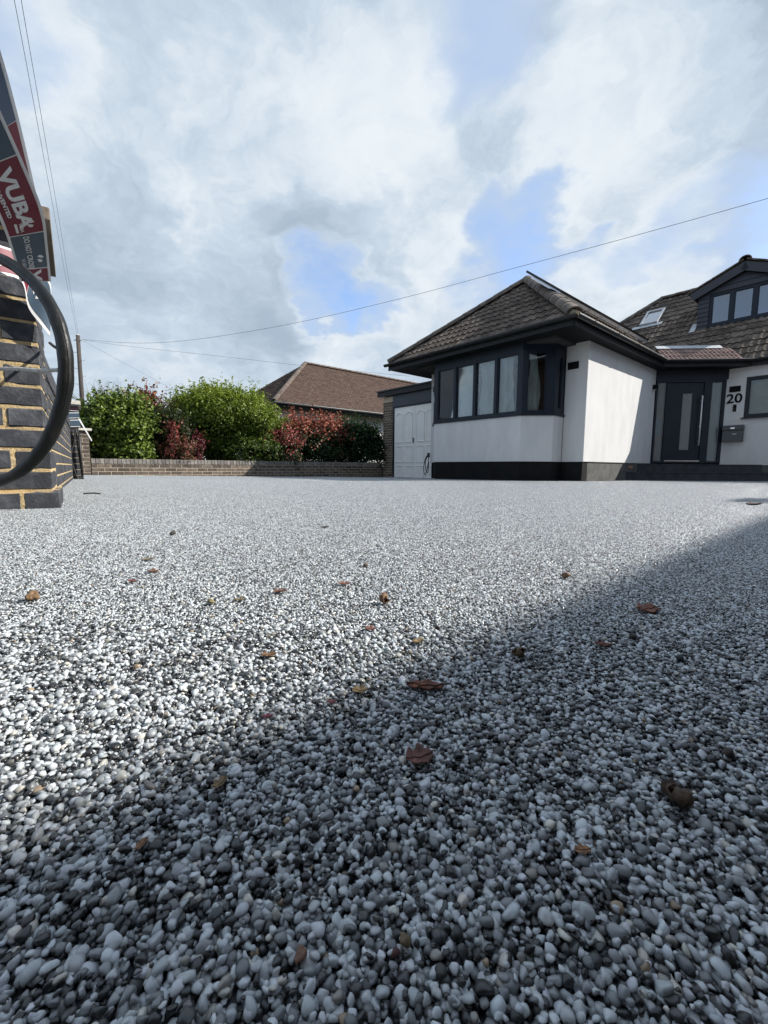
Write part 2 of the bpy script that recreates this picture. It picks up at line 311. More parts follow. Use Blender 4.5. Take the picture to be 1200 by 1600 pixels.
def gravel():
    mi = mat('aggregate_grain', (0, 0, 0), (.72, 1.18), rough=.30, scale=700, detail=4, attr=('INSTANCER', 'pcol'), coat=.5, spec=.5, lo=.3, hi=.7, bump=.25, bscale=1500, bdist=.0006)
    mg = mat('aggregate_patch', (0, 0, 0), None, rough=.34, attr=('GEOMETRY', 'pcol'), coat=.9, spec=.5)
    coll = bpy.data.collections.new('aggregate_library'); NV = 14
    for i in range(NV):
        v, f = pebble_shape(3 if i < 0 else 2, 100 + i); me = fast_mesh('grain_%02d' % i, v, f, mi); coll.objects.link(bpy.data.objects.new('grain_%02d' % i, me))
    for tno in range(2):
        p = grid_points(0, TILE, 0, TILE, PS, .42, .98) - TILE / 2; n = len(p); e = rand_rot(n); M = rots(e); s = sizes(n) * 1.06; var = RNG.integers(0, 6, n)
        shp = [pebble_shape(1, 300 + i) for i in range(6)]; keep = []
        bv = np.stack([q[0] for q in shp]); bf = shp[0][1]
        V = np.einsum('nij,nvj->nvi', M, bv[var] * s[:, None, None]); z = -V[:, :, 2].max(1) + .0010 + RNG.uniform(-.0010, .0003, n); V[:, :, 0] += p[:, 0:1]; V[:, :, 1] += p[:, 1:2]; V[:, :, 2] += z[:, None]
        # drop the hidden underside of each grain
        F = bf[None] + (np.arange(n) * bv.shape[1])[:, None, None]; V = V.reshape(-1, 3); F = F.reshape(-1, 3)
        cz = V[F].mean(1)[:, 2]; base = np.repeat(z, len(bf)); F = F[cz > base - .0008]
        c = np.repeat(pebble_colors(n), bv.shape[1], axis=0)
        me = fast_mesh('patch_%d' % tno, V, F, mg, True, c); coll.objects.link(bpy.data.objects.new('patch_%d' % tno, me))
    # points
    P = []; ROT = []; SCL = []; IDX = []; CL = []
    NX0, NX1, NY0, NY1 = -.4, .4, 0.0, .4
    for z0, z1, fill, sp in ((-.0026, -.0016, 1.0, PS), (-.0014, .0008, .80, PS)):
        p = grid_points(NX0, NX1, NY0, NY1, sp, .44, fill); n = len(p); zz = RNG.uniform(z0, z1, n) + np.array([g(a, b) for a, b in p])
        P.append(np.column_stack([p, zz])); ROT.append(rand_rot(n)); SCL.append(sizes(n)); IDX.append(RNG.integers(0, NV, n)); CL.append(pebble_colors(n))
    tp = []; tr = []
    for i in range(-20, 30):
        for j in range(-7, 42):
            cx, cy = (i + .5) * TILE, (j + .5) * TILE
            if NX0 <= cx <= NX1 and NY0 <= cy <= NY1: continue
            # keep to the driveway: right of the left-hand wall line, in front of the low wall and of the house
            if cy > 1.6 and (cx + 1.30) * .815 + (cy - 1.65) * .58 < -.42: continue
            if (cx + 5.7) * -.65 + (cy - 8.4) * .76 > .45: continue
            la, lb = (cx - 3.93) * .757 + (cy - 8.48) * .653, (cx - 3.93) * -.653 + (cy - 8.48) * .757
            if la > .7 and -.2 < lb < 4.4: continue
            if la > 4.6: continue
            e = .01; gx = (g(cx + e, cy) - g(cx - e, cy)) / (2 * e); gy = (g(cx, cy + e) - g(cx, cy - e)) / (2 * e)
            Mx = Matrix.Rotation(0, 3, 'Z'); nn = Vector((-gx, -gy, 1)).normalized(); q = Vector((0, 0, 1)).rotation_difference(nn).to_matrix() @ Matrix.Rotation(random.randrange(4) * math.pi / 2, 3, 'Z')
            tp.append((cx, cy, g(cx, cy))); tr.append(tuple(q.to_euler()))
    nt_ = len(tp); P.append(np.array(tp)); ROT.append(np.array(tr)); SCL.append(np.ones(nt_)); IDX.append(RNG.integers(NV, NV + 2, nt_)); CL.append(np.ones((nt_, 4)))
    P, ROT, SCL, IDX, CL = np.concatenate(P), np.concatenate(ROT), np.concatenate(SCL), np.concatenate(IDX), np.concatenate(CL)
    me = bpy.data.meshes.new('gravel'); me.vertices.add(len(P)); me.vertices.foreach_set('co', P.astype(np.float32).ravel())
    for nm, ty, dt, key in (('prot', 'FLOAT_VECTOR', ROT, 'vector'), ('pscl', 'FLOAT', SCL, 'value'), ('pidx', 'INT', IDX, 'value'), ('pcol', 'FLOAT_COLOR', CL, 'color')):
        a = me.attributes.new(nm, ty, 'POINT'); a.data.foreach_set(key, dt.astype(np.int32 if ty == 'INT' else np.float32).ravel())
    o = link('gravel', me); tag(o, 'black, grey and white resin bound gravel grains covering the driveway', None, None, 'stuff')
    ng = bpy.data.node_groups.new('gravel_grains', 'GeometryNodeTree'); ng.interface.new_socket('Geometry', in_out='INPUT', socket_type='NodeSocketGeometry'); ng.interface.new_socket('Geometry', in_out='OUTPUT', socket_type='NodeSocketGeometry')
    N = ng.nodes; L = ng.links; gi = N.new('NodeGroupInput'); go = N.new('NodeGroupOutput'); iop = N.new('GeometryNodeInstanceOnPoints'); ci = N.new('GeometryNodeCollectionInfo')
    ci.inputs['Collection'].default_value = coll; ci.inputs['Separate Children'].default_value = True; ci.inputs['Reset Children'].default_value = True
    def na(nm, ty):
        n = N.new('GeometryNodeInputNamedAttribute'); n.data_type = ty; n.inputs[0].default_value = nm; return [q for q in n.outputs if q.enabled][0]
    er = N.new('FunctionNodeEulerToRotation'); L.new(na('prot', 'FLOAT_VECTOR'), er.inputs[0])
    L.new(gi.outputs[0], iop.inputs['Points']); L.new(ci.outputs[0], iop.inputs['Instance']); iop.inputs['Pick Instance'].default_value = True
    L.new(na('pidx', 'INT'), iop.inputs['Instance Index']); L.new(er.outputs[0], iop.inputs['Rotation']); L.new(na('pscl', 'FLOAT'), iop.inputs['Scale']); L.new(iop.outputs[0], go.inputs[0])
    md = o.modifiers.new('grains', 'NODES'); md.node_group = ng
gravel()
# ------------------------------------------------------------------ brickwork
BR = {}
def brick_mesh(L, W, Hh, m, var=0, bev=.004):
    k = (round(L, 4), round(W, 4), round(Hh, 4), m.name, var)
    if k not in BR:
        b = MB(); b.box(-L / 2, L / 2, -W / 2, W / 2, -Hh / 2, Hh / 2); o = b.build('brick', m, None, False, bev, 1); me = o.data; bpy.data.objects.remove(o)
        rg = random.Random(hash((L, W, var)) & 0xffff)
        for v in me.vertices: v.co += Vector((rg.uniform(-1, 1), rg.uniform(-1, 1), rg.uniform(-1, 1))) * .0016
        BR[k] = me
    return BR[k]
def put_brick(parent, cx, cy, cz, L, W, Hh, m, rz=0.0, name='brick', tilt=0.0):
    me = brick_mesh(L, W, Hh, m, random.randrange(3))
    return link(name, me, parent, Matrix.Translation((cx, cy, cz)) @ Matrix.Rotation(rz + random.uniform(-.006, .006), 4, 'Z') @ Matrix.Rotation(tilt + random.uniform(-.004, .004), 4, 'X'))
BW, BH, CJ = .1025, .065, .075
def pier_courses(parent, w, d, n, m, mm, steps=None, inset=.005, z0=0.0, rough_joint=0.0):
    mb = MB()
    for c in range(n):
        e = (steps or {}).get(c, 0.0); x0, x1, y0, y1 = -w - e, e, -e, d + e; z = z0 + c * CJ + .01 + BH / 2
        mb.box(x0 + inset, x1 - inset, y0 + inset, y1 - inset, z0 + c * CJ, z0 + (c + 1) * CJ)
        W, Dp = x1 - x0, y1 - y0
        def row(lo, hi, k):
            n_ = max(1, round((hi - lo + .01) / .225)); L = (hi - lo - .01 * (n_ - 1)) / n_
            return [(lo + L / 2 + i * (L + .01), L) for i in range(n_)]
        if c % 2 == 0:
            for cy in (y0 + BW / 2, y1 - BW / 2):
                for cx, L in row(x0, x1, 0): put_brick(parent, cx, cy, z, L, BW, BH, m)
            for cx in (x0 + BW / 2, x1 - BW / 2):
                for cy, L in row(y0 + BW + .01, y1 - BW - .01, 0): put_brick(parent, cx, cy, z, L, BW, BH, m, math.pi / 2)
        else:
            for cx in (x0 + BW / 2, x1 - BW / 2):
                for cy, L in row(y0, y1, 0): put_brick(parent, cx, cy, z, L, BW, BH, m, math.pi / 2)
            for cy in (y0 + BW / 2, y1 - BW / 2):
                for cx, L in row(x0 + BW + .01, x1 - BW - .01, 0): put_brick(parent, cx, cy, z, L, BW, BH, m)
    o = mb.build('mortar', mm, parent)
    if rough_joint:                                            # uneven, smeared joints
        bm = bmesh.new(); bm.from_mesh(o.data); bmesh.ops.subdivide_edges(bm, edges=bm.edges[:], cuts=14, use_grid_fill=True); bm.normal_update()
        from mathutils import noise as mn
        for v in bm.verts: v.co += v.normal * (rough_joint * (mn.noise(v.co * 38) + .5 * mn.noise(v.co * 110)))
        bm.to_mesh(o.data); bm.free()
def wall_courses(parent, length, n, m, mm, soldier=None, inset=.005, y=0.0, thick=.215, z0=0.0, slope=0.0):
    # face at y=0 looking to -y, wall runs along x
    top = z0 + n * CJ + (.1125 if soldier else 0)
    mb = MB(); mb.box(0, length, y + inset, y + thick - inset, z0, top - .004); mb.build('mortar', mm, parent)
    for c in range(n):
        z = z0 + c * CJ + .01 + BH / 2; x = -(.1125 if c % 2 else 0)
        while x < length:
            a, b = max(x, 0), min(x + .215, length)
            if b - a > .03: put_brick(parent, (a + b) / 2, y + BW / 2, z, round(b - a, 3), BW, BH, m)
            x += .225
    if soldier:
        x = 0.0; z = z0 + n * CJ + .01 + BW / 2
        while x + BH <= length + .02:
            put_brick(parent, x + BH / 2, y + thick / 2 - .004, z, BH, thick + .008, BW, soldier, name='coping_brick'); x += .0752
def direction(a): return math.atan2(a[1], a[0])
D_ = Vector((-.584, .81)).normalized(); E_ = Vector((D_.y, -D_.x))
P1 = Vector((-1.25, 1.59)); RZ1 = direction(E_)
pier1 = thing('brick_pier', 'dark blue brick pier with bright tan mortar, nearest the camera at the left', 'brick pier', (P1.x, P1.y, g(*P1) - .09), RZ1, 'gate piers')
pier_courses(pier1, .44, .44, 15, M_bluebrick, M_tanmortar, {0: .03, 1: .03, 2: .012, 3: .012}, inset=.003, rough_joint=.0028)
MB().box(-.50, .06, -.06, .50, 15 * CJ - .03, 15 * CJ + .012).build('coping_slab', M_copbrown, pier1, False, .005)
Wn, Wf = Vector((-1.51, 1.90)), Vector((-3.985, 5.47)); wl = (Wf - Wn).length
# its right-hand face looks on to the drive: x runs from the far end to the near one so that -y points right
lw = thing('garden_wall', 'low dark brick wall with tan mortar running back from the near pier', 'wall', (Wf.x, Wf.y, g(*Wf) - .03), direction(Wn - Wf) + 0.0)
lw.rotation_euler = (0, 0, direction(Wf - Wn)); lw.location = (Wn.x, Wn.y, g(*Wn) - .06)
wall_courses(lw, wl, 9, M_bluebrick, M_tanmortar, M_bluebrick, inset=.004)
lw.scale = (1, 1, 1)
P2 = Vector((-3.93, 5.55))
pier2 = thing('brick_pier', 'dark brick pier with pale cap wrapped in barrier tape beside hanging black cable', 'brick pier', (P2.x, P2.y, g(*P2) - .03), RZ1, 'gate piers')
pier_courses(pier2, .44, .44, 13, M_bluebrick, M_palemortar)
MB().box(-.475, .035, -.035, .475, 13 * CJ, 13 * CJ + .05).build('coping_slab', M_coping, pier2, False, .006)
AX = Vector((.757, .653)); P3 = Vector((-5.83, 8.5)); RZA = direction(AX)
pier3 = thing('brick_pier', 'far brown brick pier with thin pale cap at the left end of the low wall', 'brick pier', (P3.x, P3.y, g(*P3) - .03), RZA, 'gate piers')
pier_courses(pier3, .44, .33, 12, M_brownbrick, M_palemortar)
MB().box(-.48, .05, -.05, .38, 12 * CJ, 12 * CJ + .045).build('coping_slab', M_coping, pier3, False, .005)
rw = thing('low_brick_wall', 'low brown brick wall with brick on edge coping in front of the shrubs', 'wall', (P3.x, P3.y, g(*P3) - .105), RZA)
rw.location = (P3.x + AX.x * .012, P3.y + AX.y * .012, -.125)
RWL = 7.62
wall_courses(rw, RWL, 4, M_brownbrick, M_palemortar, M_soldier, inset=.004)
# planted bed behind it
b = MB(frame((P3.x, P3.y, 0), (AX.x, AX.y, 0), (-AX.y, AX.x, 0), (0, 0, 1))); b.box(-6, RWL + 4, .22, 14, -.3, .12)
tag(b.build('soil_bed', M_soil), 'bare soil behind the low wall', None, None, 'structure')
# ------------------------------------------------------------------ the bungalow (local axes: x back along the wing, y left along the front)
HO = Vector((3.93, 8.48, 0)); HR = math.atan2(.653, .757); HM = Matrix.Translation(HO) @ Matrix.Rotation(HR, 4, 'Z')
house = thing('bungalow', 'white rendered bungalow with dark tiled hipped roof, bay window and grey front door', 'house', HO, HR)
FL, SO = .28, 2.60
def PF(a0): return frame((a0, 0, 0), (0, -1, 0), (0, 0, 1), (-1, 0, 0))       # front-facing planes, x = -y
def PSd(b0): return frame((0, b0, 0), (1, 0, 0), (0, 0, 1), (0, -1, 0))       # right-facing planes
SP = frame((3.78, -.02, 0), (1, -1, 0), (0, 0, 1), (-1, -1, 0))               # the splayed door wall
MB().prism([(0, 0), (3.78, 0), (3.78, .25), (.25, .25), (.25, .445), (0, .445)], FL, SO).build('wall', M_white, house, False, .012)
MB().prism([(0, 3.665), (.25, 3.665), (.25, 3.86), (7, 3.86), (7, 4.11), (0, 4.11)], FL, SO).build('wall', M_white, house)
BAY = [(0, .445), (0, 3.665), (-.393, 3.665), (-.845, 3.213), (-.845, .897), (-.393, .445)]
MB().prism(BAY, FL, 1.19).build('bay_wall', M_white, house, False, .012)
def inset(poly, d): return [(p[0] + (d if p[0] < -.2 else .1), p[1] + (d if p[1] < 2 else -d)) for p in poly]
MB().prism(inset(BAY, .022), -.3, FL).build('plinth', M_black, house)
MB().box(.022, .25, .022, .46, -.3, FL).build('plinth', M_black, house)
MB().box(.022, .25, 3.62, 4.09, -.3, FL).build('plinth', M_black, house)
MB().box(.2505, 3.9, .024, .25, -.3, FL).build('plinth', M_conc, house)
put_brick(house, 2.55, .06, .19, .215, .1025, .065, mat('red_brick', (.42, .20, .12), (.34, .15, .09), rough=.9, scale=20))
# window sill of the bay
SB = [(0, .415), (0, 3.695), (-.405, 3.695), (-.875, 3.225), (-.875, .885), (-.405, .415)]
MB().prism(SB, 1.19, 1.225).build('window_sill', M_anth, house, False, .004)
BW_ = tag(bpy.data.objects.new('bay_window', None), None); COL.objects.link(BW_); BW_.parent = house
def window(fr, x0, x1, z0, z1, panes, parent, fw=.045, mull=.062, dep=.07, gm=None, name='window_frame', sash=.02):
    b = MB(fr); b.box(x0, x1, z0, z0 + fw, -dep, 0); b.box(x0, x1, z1 - fw, z1, -dep, 0); b.box(x0, x0 + fw, z0 + fw, z1 - fw, -dep, 0); b.box(x1 - fw, x1, z0 + fw, z1 - fw, -dep, 0)
    w = (x1 - x0 - 2 * fw - mull * (panes - 1)) / panes; xs = []
    for i in range(panes):
        a = x0 + fw + i * (w + mull); xs.append((a, a + w))
        if i < panes - 1: b.box(a + w, a + w + mull, z0 + fw, z1 - fw, -dep, .004)
    b.build(name, M_anth, parent)
    for a, c in xs:
        s = MB(fr); s.box(a, c, z0 + fw, z0 + fw + sash, -dep + .01, -.012); s.box(a, c, z1 - fw - sash, z1 - fw, -dep + .01, -.012); s.box(a, a + sash, z0 + fw + sash, z1 - fw - sash, -dep + .01, -.012); s.box(c - sash, c, z0 + fw + sash, z1 - fw - sash, -dep + .01, -.012)
        so_ = s.build('sash', M_anth, parent)
        p = MB(fr); p.box(a + sash - .004, c - sash + .004, z0 + fw + sash - .004, z1 - fw - sash + .004, -.045, -.037); p.build('pane', gm or M_glass, parent)
    return xs
WZ0, WZ1 = 1.225, 2.45
front_x = window(PF(-.845), -3.16, -.95, WZ0, WZ1, 4, BW_)
S2 = frame((-.845, .897, 0), (1, -1, 0), (0, 0, 1), (-1, -1, 0)); sl_ = math.hypot(.452, .452)
window(S2, .06, sl_ - .13, WZ0, WZ1, 1, BW_)
S3 = frame((-.393, .445, 0), (1, 0, 0), (0, 0, 1), (0, -1, 0)); window(S3, .04, .36, WZ0, WZ1, 1, BW_, fw=.11)
S4 = frame((-.393, 3.665, 0), (-1, -1, 0), (0, 0, 1), (-1, 1, 0)); window(S4, .06, sl_ - .06, WZ0, WZ1, 1, BW_)
b = MB(); b.prism([(-.75, .93), (-.845, .95), (-.845, .893), (-.80, .84)], WZ0, WZ1); b.build('corner_post', M_anth, BW_)
b = MB(); b.prism([(-.47, .53), (-.49, .545), (-.393, .44), (-.33, .44), (-.33, .5)], WZ0, WZ1); b.build('corner_post', M_anth, BW_)
b = MB(); b.prism([(-.75, 3.18), (-.80, 3.27), (-.845, 3.217), (-.845, 3.16)], WZ0, WZ1); b.build('corner_post', M_anth, BW_)
MB().prism([(.02, .44), (.02, 3.67), (-.393, 3.67), (-.85, 3.215), (-.85, .895), (-.393, .44)], WZ1, SO).build('bay_head', M_anth, house)
MB().box(.9, 1.0, .2, 3.9, 0, SO).build('room_backing', M_interior, house); MB().box(-.8, .95, .26, 3.85, 2.56, 2.6).build('room_ceiling', M_interior, house)
# main block
MB().box(4.97, 5.2, -1.57, -1.19, FL - .03, SO).build('wall', M_white, house); MB().box(4.97, 5.2, -2.9, -1.57, FL - .03, 1.37).build('wall', M_white, house)
MB().box(4.97, 5.2, -2.9, -1.57, 2.36, SO).build('wall', M_white, house); MB().box(4.97, 5.2, -9, -2.9, FL - .03, SO).build('wall', M_white, house)
MB().box(5.2, 13, -9, -8.8, -.3, SO).build('wall', M_white, house); MB().box(12.8, 13, -8.8, 4.8, -.3, SO).build('wall', M_white, house)
MB().box(4.99, 5.2, -9, -1.1, -.3, FL - .031).build('plinth', M_conc, house)
sw = tag(bpy.data.objects.new('front_window', None)); COL.objects.link(sw); sw.parent = house
window(PF(4.99), 1.57, 2.9, 1.40, 2.36, 1, sw, fw=.06)
MB(PF(4.97)).box(1.53, 2.95, 1.37, 1.40, -.05, .06).build('sill', M_anth, sw)
MB().box(5.12, 5.14, -2.9, -1.57, 1.4, 2.36).build('blind', mat('beige_blind', (.42, .38, .31), (.34, .31, .26), rough=.9, scale=3), sw)
# the door
door = tag(bpy.data.objects.new('front_door', None)); COL.objects.link(door); door.parent = house
b = MB(SP); b.box(0, 1.66, .30, .345, -.10, .0); b.box(0, 1.66, 2.30, 2.36, -.10, 0); b.box(0, .045, .345, 2.30, -.10, 0); b.box(1.585, 1.66, .345, 2.30, -.10, 0); b.box(.25, .31, .345, 2.30, -.10, .004); b.box(1.15, 1.33, .345, 2.30, -.10, .004)
b.build('door_frame', M_anth, door)
b = MB(SP); b.box(.313, .66, .36, 2.285, -.07, -.018); b.box(.90, 1.147, .36, 2.285, -.07, -.018); b.box(.66, .90, .36, .63, -.07, -.018); b.box(.66, .90, 2.03, 2.285, -.07, -.018); b.build('door_leaf', M_anth, door)
MB(SP).box(.655, .905, .625, 2.035, -.05, -.032).build('pane', M_frost, door)
MB(SP).box(.05, .245, .35, 2.295, -.05, -.03).build('side_pane', M_frost, door); MB(SP).box(1.335, 1.58, .35, 2.295, -.05, -.03).build('side_pane', M_frost, door)
b = MB(SP); b.tube([(1.085, .73, .055), (1.085, 1.97, .055)], .016, 10); b.tube([(1.085, .85, .055), (1.085, .85, -.02)], .009, 8); b.tube([(1.085, 1.85, .055), (1.085, 1.85, -.02)], .009, 8); b.build('handle', mat('satin_bar', (.72, .72, .72), rough=.5, metal=.2), door, True)
MB(SP).box(.31, 1.15, .3455, .362, -.03, .012).build('threshold', M_alu, door)
MB(SP).tube([(1.11, 1.22, -.02), (1.11, 1.22, -.008)], .018, 10).build('lock', M_steel, door)
MB(SP).box(-.02, 1.70, 2.36, SO, -.12, .01).build('door_head', M_anth, house)
MB(SP).box(-.6, 3.4, -.2, 2.58, -1.3, -1.25).build('hall_wall', mat('hall', (.5, .5, .49), rough=1), house)
bag = MB(SP); bag.prism([(.03, 1.02), (.2, .98), (.245, 1.1), (.235, 1.36), (.17, 1.46), (.06, 1.40)], -.16, -.08); o = bag.build('bag', mat('teal_cloth', (.03, .48, .80), rough=.7), None, False, .02, 3); o.matrix_basis = HM
tag(o, 'bright blue bag seen through the frosted glass left of the door', 'bag')
# steps of dark tiles
def steps():
    rz = HR + R(-45)
    def one(label, s0, s1, n0, n1, z0, z1):
        t = tag(bpy.data.objects.new('step', None)); COL.objects.link(t); t.parent = house
        MB(SP).box(s0, s1, z0, z1 - .02, n0, n1 - .01).build('riser', M_slate, t); x = s0
        while x < s1:
            e = min(x + .6, s1); MB(SP).box(x + .002, e - .002, z1 - .022, z1, n0, n1 + .012).build('tread_tile', M_slate, t, False, .003, 1)
            MB(SP).box(x + .002, e - .002, z0, z1 - .024, n1 - .012, n1).build('riser_tile', M_slate, t); x = e
        return t
    one('upper', -.62, 5.4, -.3, .55, -.3, .262); one('lower', -1.10, 5.4, -.3, 1.02, -.3, .075)
steps()
# eaves: soffit, fascia, gutters
EA, EB0, EB1 = -1.15, -.25, 4.55
MB().prism([(EA + .03, EB0 + .03), (3.45, EB0 + .03), (3.45, EB1 - .03), (EA + .03, EB1 - .03)], SO, SO + .02).build('soffit', M_soffit, house)
MB().prism([(3.4505, EB0 + .03), (4.85, EB0 - 1.37), (4.85, -9.2), (5.3, -9.2), (5.3, .3), (3.4505, .3)], SO + .001, SO + .021).build('soffit', M_soffit, house)
def edge_run(pts, name_f='fascia'):
    for i in range(len(pts) - 1):
        p, q = Vector((*pts[i], 0)), Vector((*pts[i + 1], 0)); u = (q - p).normalized(); n = Vector((u.y, -u.x, 0)); L = (q - p).length
        fr = frame(p, u, (0, 0, 1), n)
        MB(fr).box(-.0, L, SO - .012, SO + .155, -.025, 0).build(name_f, M_fascia, house)
        b = MB(fr); k = 8; prof = [(.062 + .058 * math.cos(t), .058 * math.sin(t)) for t in [math.pi + math.pi * j / k for j in range(k + 1)]]; inn = [(.062 + .052 * math.cos(t), .052 * math.sin(t)) for t in [2 * math.pi - math.pi * j / k for j in range(k + 1)]]
        loop = prof + inn; m = len(loop); zc = SO + .135
        vs_ = [(x, zc + y, nn) for x in (-.06, L + .06) for nn, y in loop]; b.add(vs_, [(j, (j + 1) % m, m + (j + 1) % m, m + j) for j in range(m)])
        b.build('gutter', M_gutter, house, True)
        x = .5
        while x < L:
            c = MB(fr); c.add([(xx, zc + y * 1.1, (nn - .062) * 1.1 + .062) for xx in (x, x + .05) for nn, y in prof], [(j, j + 1, k + 2 + j, k + 1 + j) for j in range(k)]); c.build('gutter_bracket', M_gutter, house); x += 1.05
edge_run([(EA, EB1), (EA, EB0)]); edge_run([(EA, EB0), (3.43, EB0)]); edge_run([(3.43, EB0), (4.84, EB0 - 1.41)]); edge_run([(4.84, EB0 - 1.41), (4.84, -9.2)])
# tiled slopes
TP = .80; HZ = 2.735; HWD = (EB1 - EB0) / 2; AP = (EA + HWD, 2.15, HZ + HWD * TP); TW, TG = .30, .30; RDG = 8.4; ME, MTP = 4.82, .86; MZ = HZ + (RDG - ME) * MTP
roof = MB().add([(EA, EB0, HZ - .03), (EA, EB1, HZ - .03), (7.2, EB1, HZ - .03), (7.2, EB0, HZ - .03), (AP[0], AP[1], AP[2] - .03), (7.2, AP[1], AP[2] - .03)], [(0, 4, 1), (0, 3, 5, 4), (1, 4, 5, 2)]).add(
    [(ME, 5.03, HZ - .03), (ME, -9.2, HZ - .03), (11.98, -9.2, HZ - .03), (11.98, 5.03, HZ - .03), (RDG, 1.45, MZ - .03), (RDG, -5.35, MZ - .03)], [(1, 0, 4, 5), (3, 2, 5, 4), (0, 3, 4), (2, 1, 5)]).build('roof', M_tileu, house)
def tile_profile(rolls, w):
    pr = []
    for r_ in range(rolls):
        x0 = w / rolls * r_; ww = w / rolls
        for t, z in ((0, 0), (.30, .002), (.44, .012), (.60, .024), (.76, .024), (.90, .011)): pr.append((x0 + ww * t, z))
    return pr + [(w + .012, .002)]
def tile_mesh(name, w, gge, rolls, m, th=.020, lift=.034):
    pr = tile_profile(rolls, w); n = len(pr); y0, y1 = -.03, gge + .03; v = [(x, y0, z + lift) for x, z in pr] + [(x, y1, z + .004) for x, z in pr] + [(x, y0 + .004, z + lift - th) for x, z in pr] + [(x, y1, z - .02) for x, z in pr[:1] + pr[-1:]]
    f = [(i, i + 1, n + i + 1, n + i) for i in range(n - 1)] + [(2 * n + i, 2 * n + i + 1, i + 1, i) for i in range(n - 1)] + [(0, n, 3 * n, 2 * n), (n - 1, 3 * n - 1, 3 * n + 1, 2 * n - 1)]
    me = bpy.data.meshes.new(name); me.from_pydata(v, [], f); me.update(); me.materials.append(m); return me
T_main = tile_mesh('roof_tile', TW, TG, 2, M_tile); T_porch = tile_mesh('porch_tile', .20, .185, 2, M_porch, .015, .024)
def slope_frame(o, u, up, tp=TP):                                   # up = horizontal direction the slope climbs in
    s = Vector((up[0], up[1], tp)).normalized(); u = Vector(u).normalized(); return frame(o, u, s, u.cross(s))
def clip_tile(me, planes):
    bm = bmesh.new(); bm.from_mesh(me)
    for co, no in planes: bmesh.ops.bisect_plane(bm, geom=bm.verts[:] + bm.edges[:] + bm.faces[:], plane_co=co, plane_no=no, clear_outer=True)
    if len(bm.faces) == 0: bm.free(); return None
    m2 = bpy.data.meshes.new(me.name); bm.to_mesh(m2); bm.free(); m2.materials.clear(); m2.materials.append(me.materials[0]); return m2
def slope_tiles(fr, poly, me, w, gge, skip=None, off=0.0):
    # poly: counter-clockwise convex outline in (along eave, up slope); returns [(mesh, matrix)]
    out = []; us = [p[0] for p in poly]; ss = [p[1] for p in poly]; j = 0; s = 0.0
    edges = [(Vector((*poly[i], 0)), Vector((poly[(i + 1) % len(poly)][1] - poly[i][1], -(poly[(i + 1) % len(poly)][0] - poly[i][0]), 0)).normalized()) for i in range(len(poly))]
    while s < max(ss):
        u = math.floor(min(us) / w) * w
        while u < max(us):
            cs = [Vector((u + a, s + b_, 0)) for a in (0, w) for b_ in (0, gge)]; c = Vector((u + w / 2, s + gge / 2, 0))
            planes = [(co, no) for co, no in edges[1:] if any((q - co).dot(no) > .0 for q in cs)]
            outside = any(all((q - co).dot(no) > -.02 for q in cs) for co, no in edges)
            if not outside and not (skip and skip(fr @ c)):
                T = fr @ Matrix.Translation((u, s, .0)) @ Matrix.Rotation(random.uniform(-.008, .008), 4, 'Z') @ Matrix.Rotation(random.uniform(-.006, .006), 4, 'X')
                m2 = me
                if planes: m2 = clip_tile(me, [((co - Vector((u, s, 0))), no) for co, no in planes])
                if m2: out.append((m2, T, c))
            u += w
        s += gge; j += 1
    return out
cosp = 1 / math.sqrt(1 + TP * TP)
fr_front = slope_frame((EA, EB1, HZ), (0, -1, 0), (1, 0)); RL = HWD / cosp
T1 = slope_tiles(fr_front, [(0, 0), (2 * HWD, 0), (HWD, RL)], T_main, TW, TG)
fr_right = slope_frame((EA, EB0, HZ), (1, 0, 0), (0, 1))
def under_main(p): return p.x > ME and p.z < HZ + (p.x - ME) * MTP - .1
T2 = slope_tiles(fr_right, [(0, 0), (4.9, 0), (8.0, RL), (HWD, RL)], T_main, TW, TG, under_main)
cosm = 1 / math.sqrt(1 + MTP * MTP); fr_main = slope_frame((ME, 5.03, HZ), (0, -1, 0), (1, 0), MTP); ML = (RDG - ME) / cosm
DA, DB0, DB1 = 6.35, -.12, -2.1
def skip_main(p):
    if p.y > EB0 and p.z < HZ + (HWD - abs(p.y - 2.15)) * TP - .12: return True
    if p.x > DA + .05 and DB1 < p.y < DB0: return True
    if 7.06 < p.x < 7.75 and 1.1 < p.y < 1.62: return True
    return p.y < -4.6
T3 = slope_tiles(fr_main, [(0, 0), (10.2, 0), (10.2, ML), (3.58, ML)], T_main, TW, TG, skip_main)
allt = [(fr_, t) for fr_, ts in ((0, T1), (1, T2), (2, T3)) for t in ts]
def rank(it):
    k, (me, T, c) = it; p = HM @ T.translation; d = p - CAM; z = d.dot(Fw); px = 600 + FPX * d.dot(Rt) / z
    return (0 if k == 0 else 1 if (k == 2 and px < 1215) else 2 if (k == 1) else 3, z)
allt.sort(key=rank); rest = MB()
for i, (k, (me, T, c)) in enumerate(allt):
    if i < 300: link('roof_tile', me, roof, T)
    else: rest.add([v.co for v in me.vertices], [tuple(p.vertices) for p in me.polygons], T)
tag(rest.build('roof_tiles', M_tile, roof), None, None, None, 'stuff')
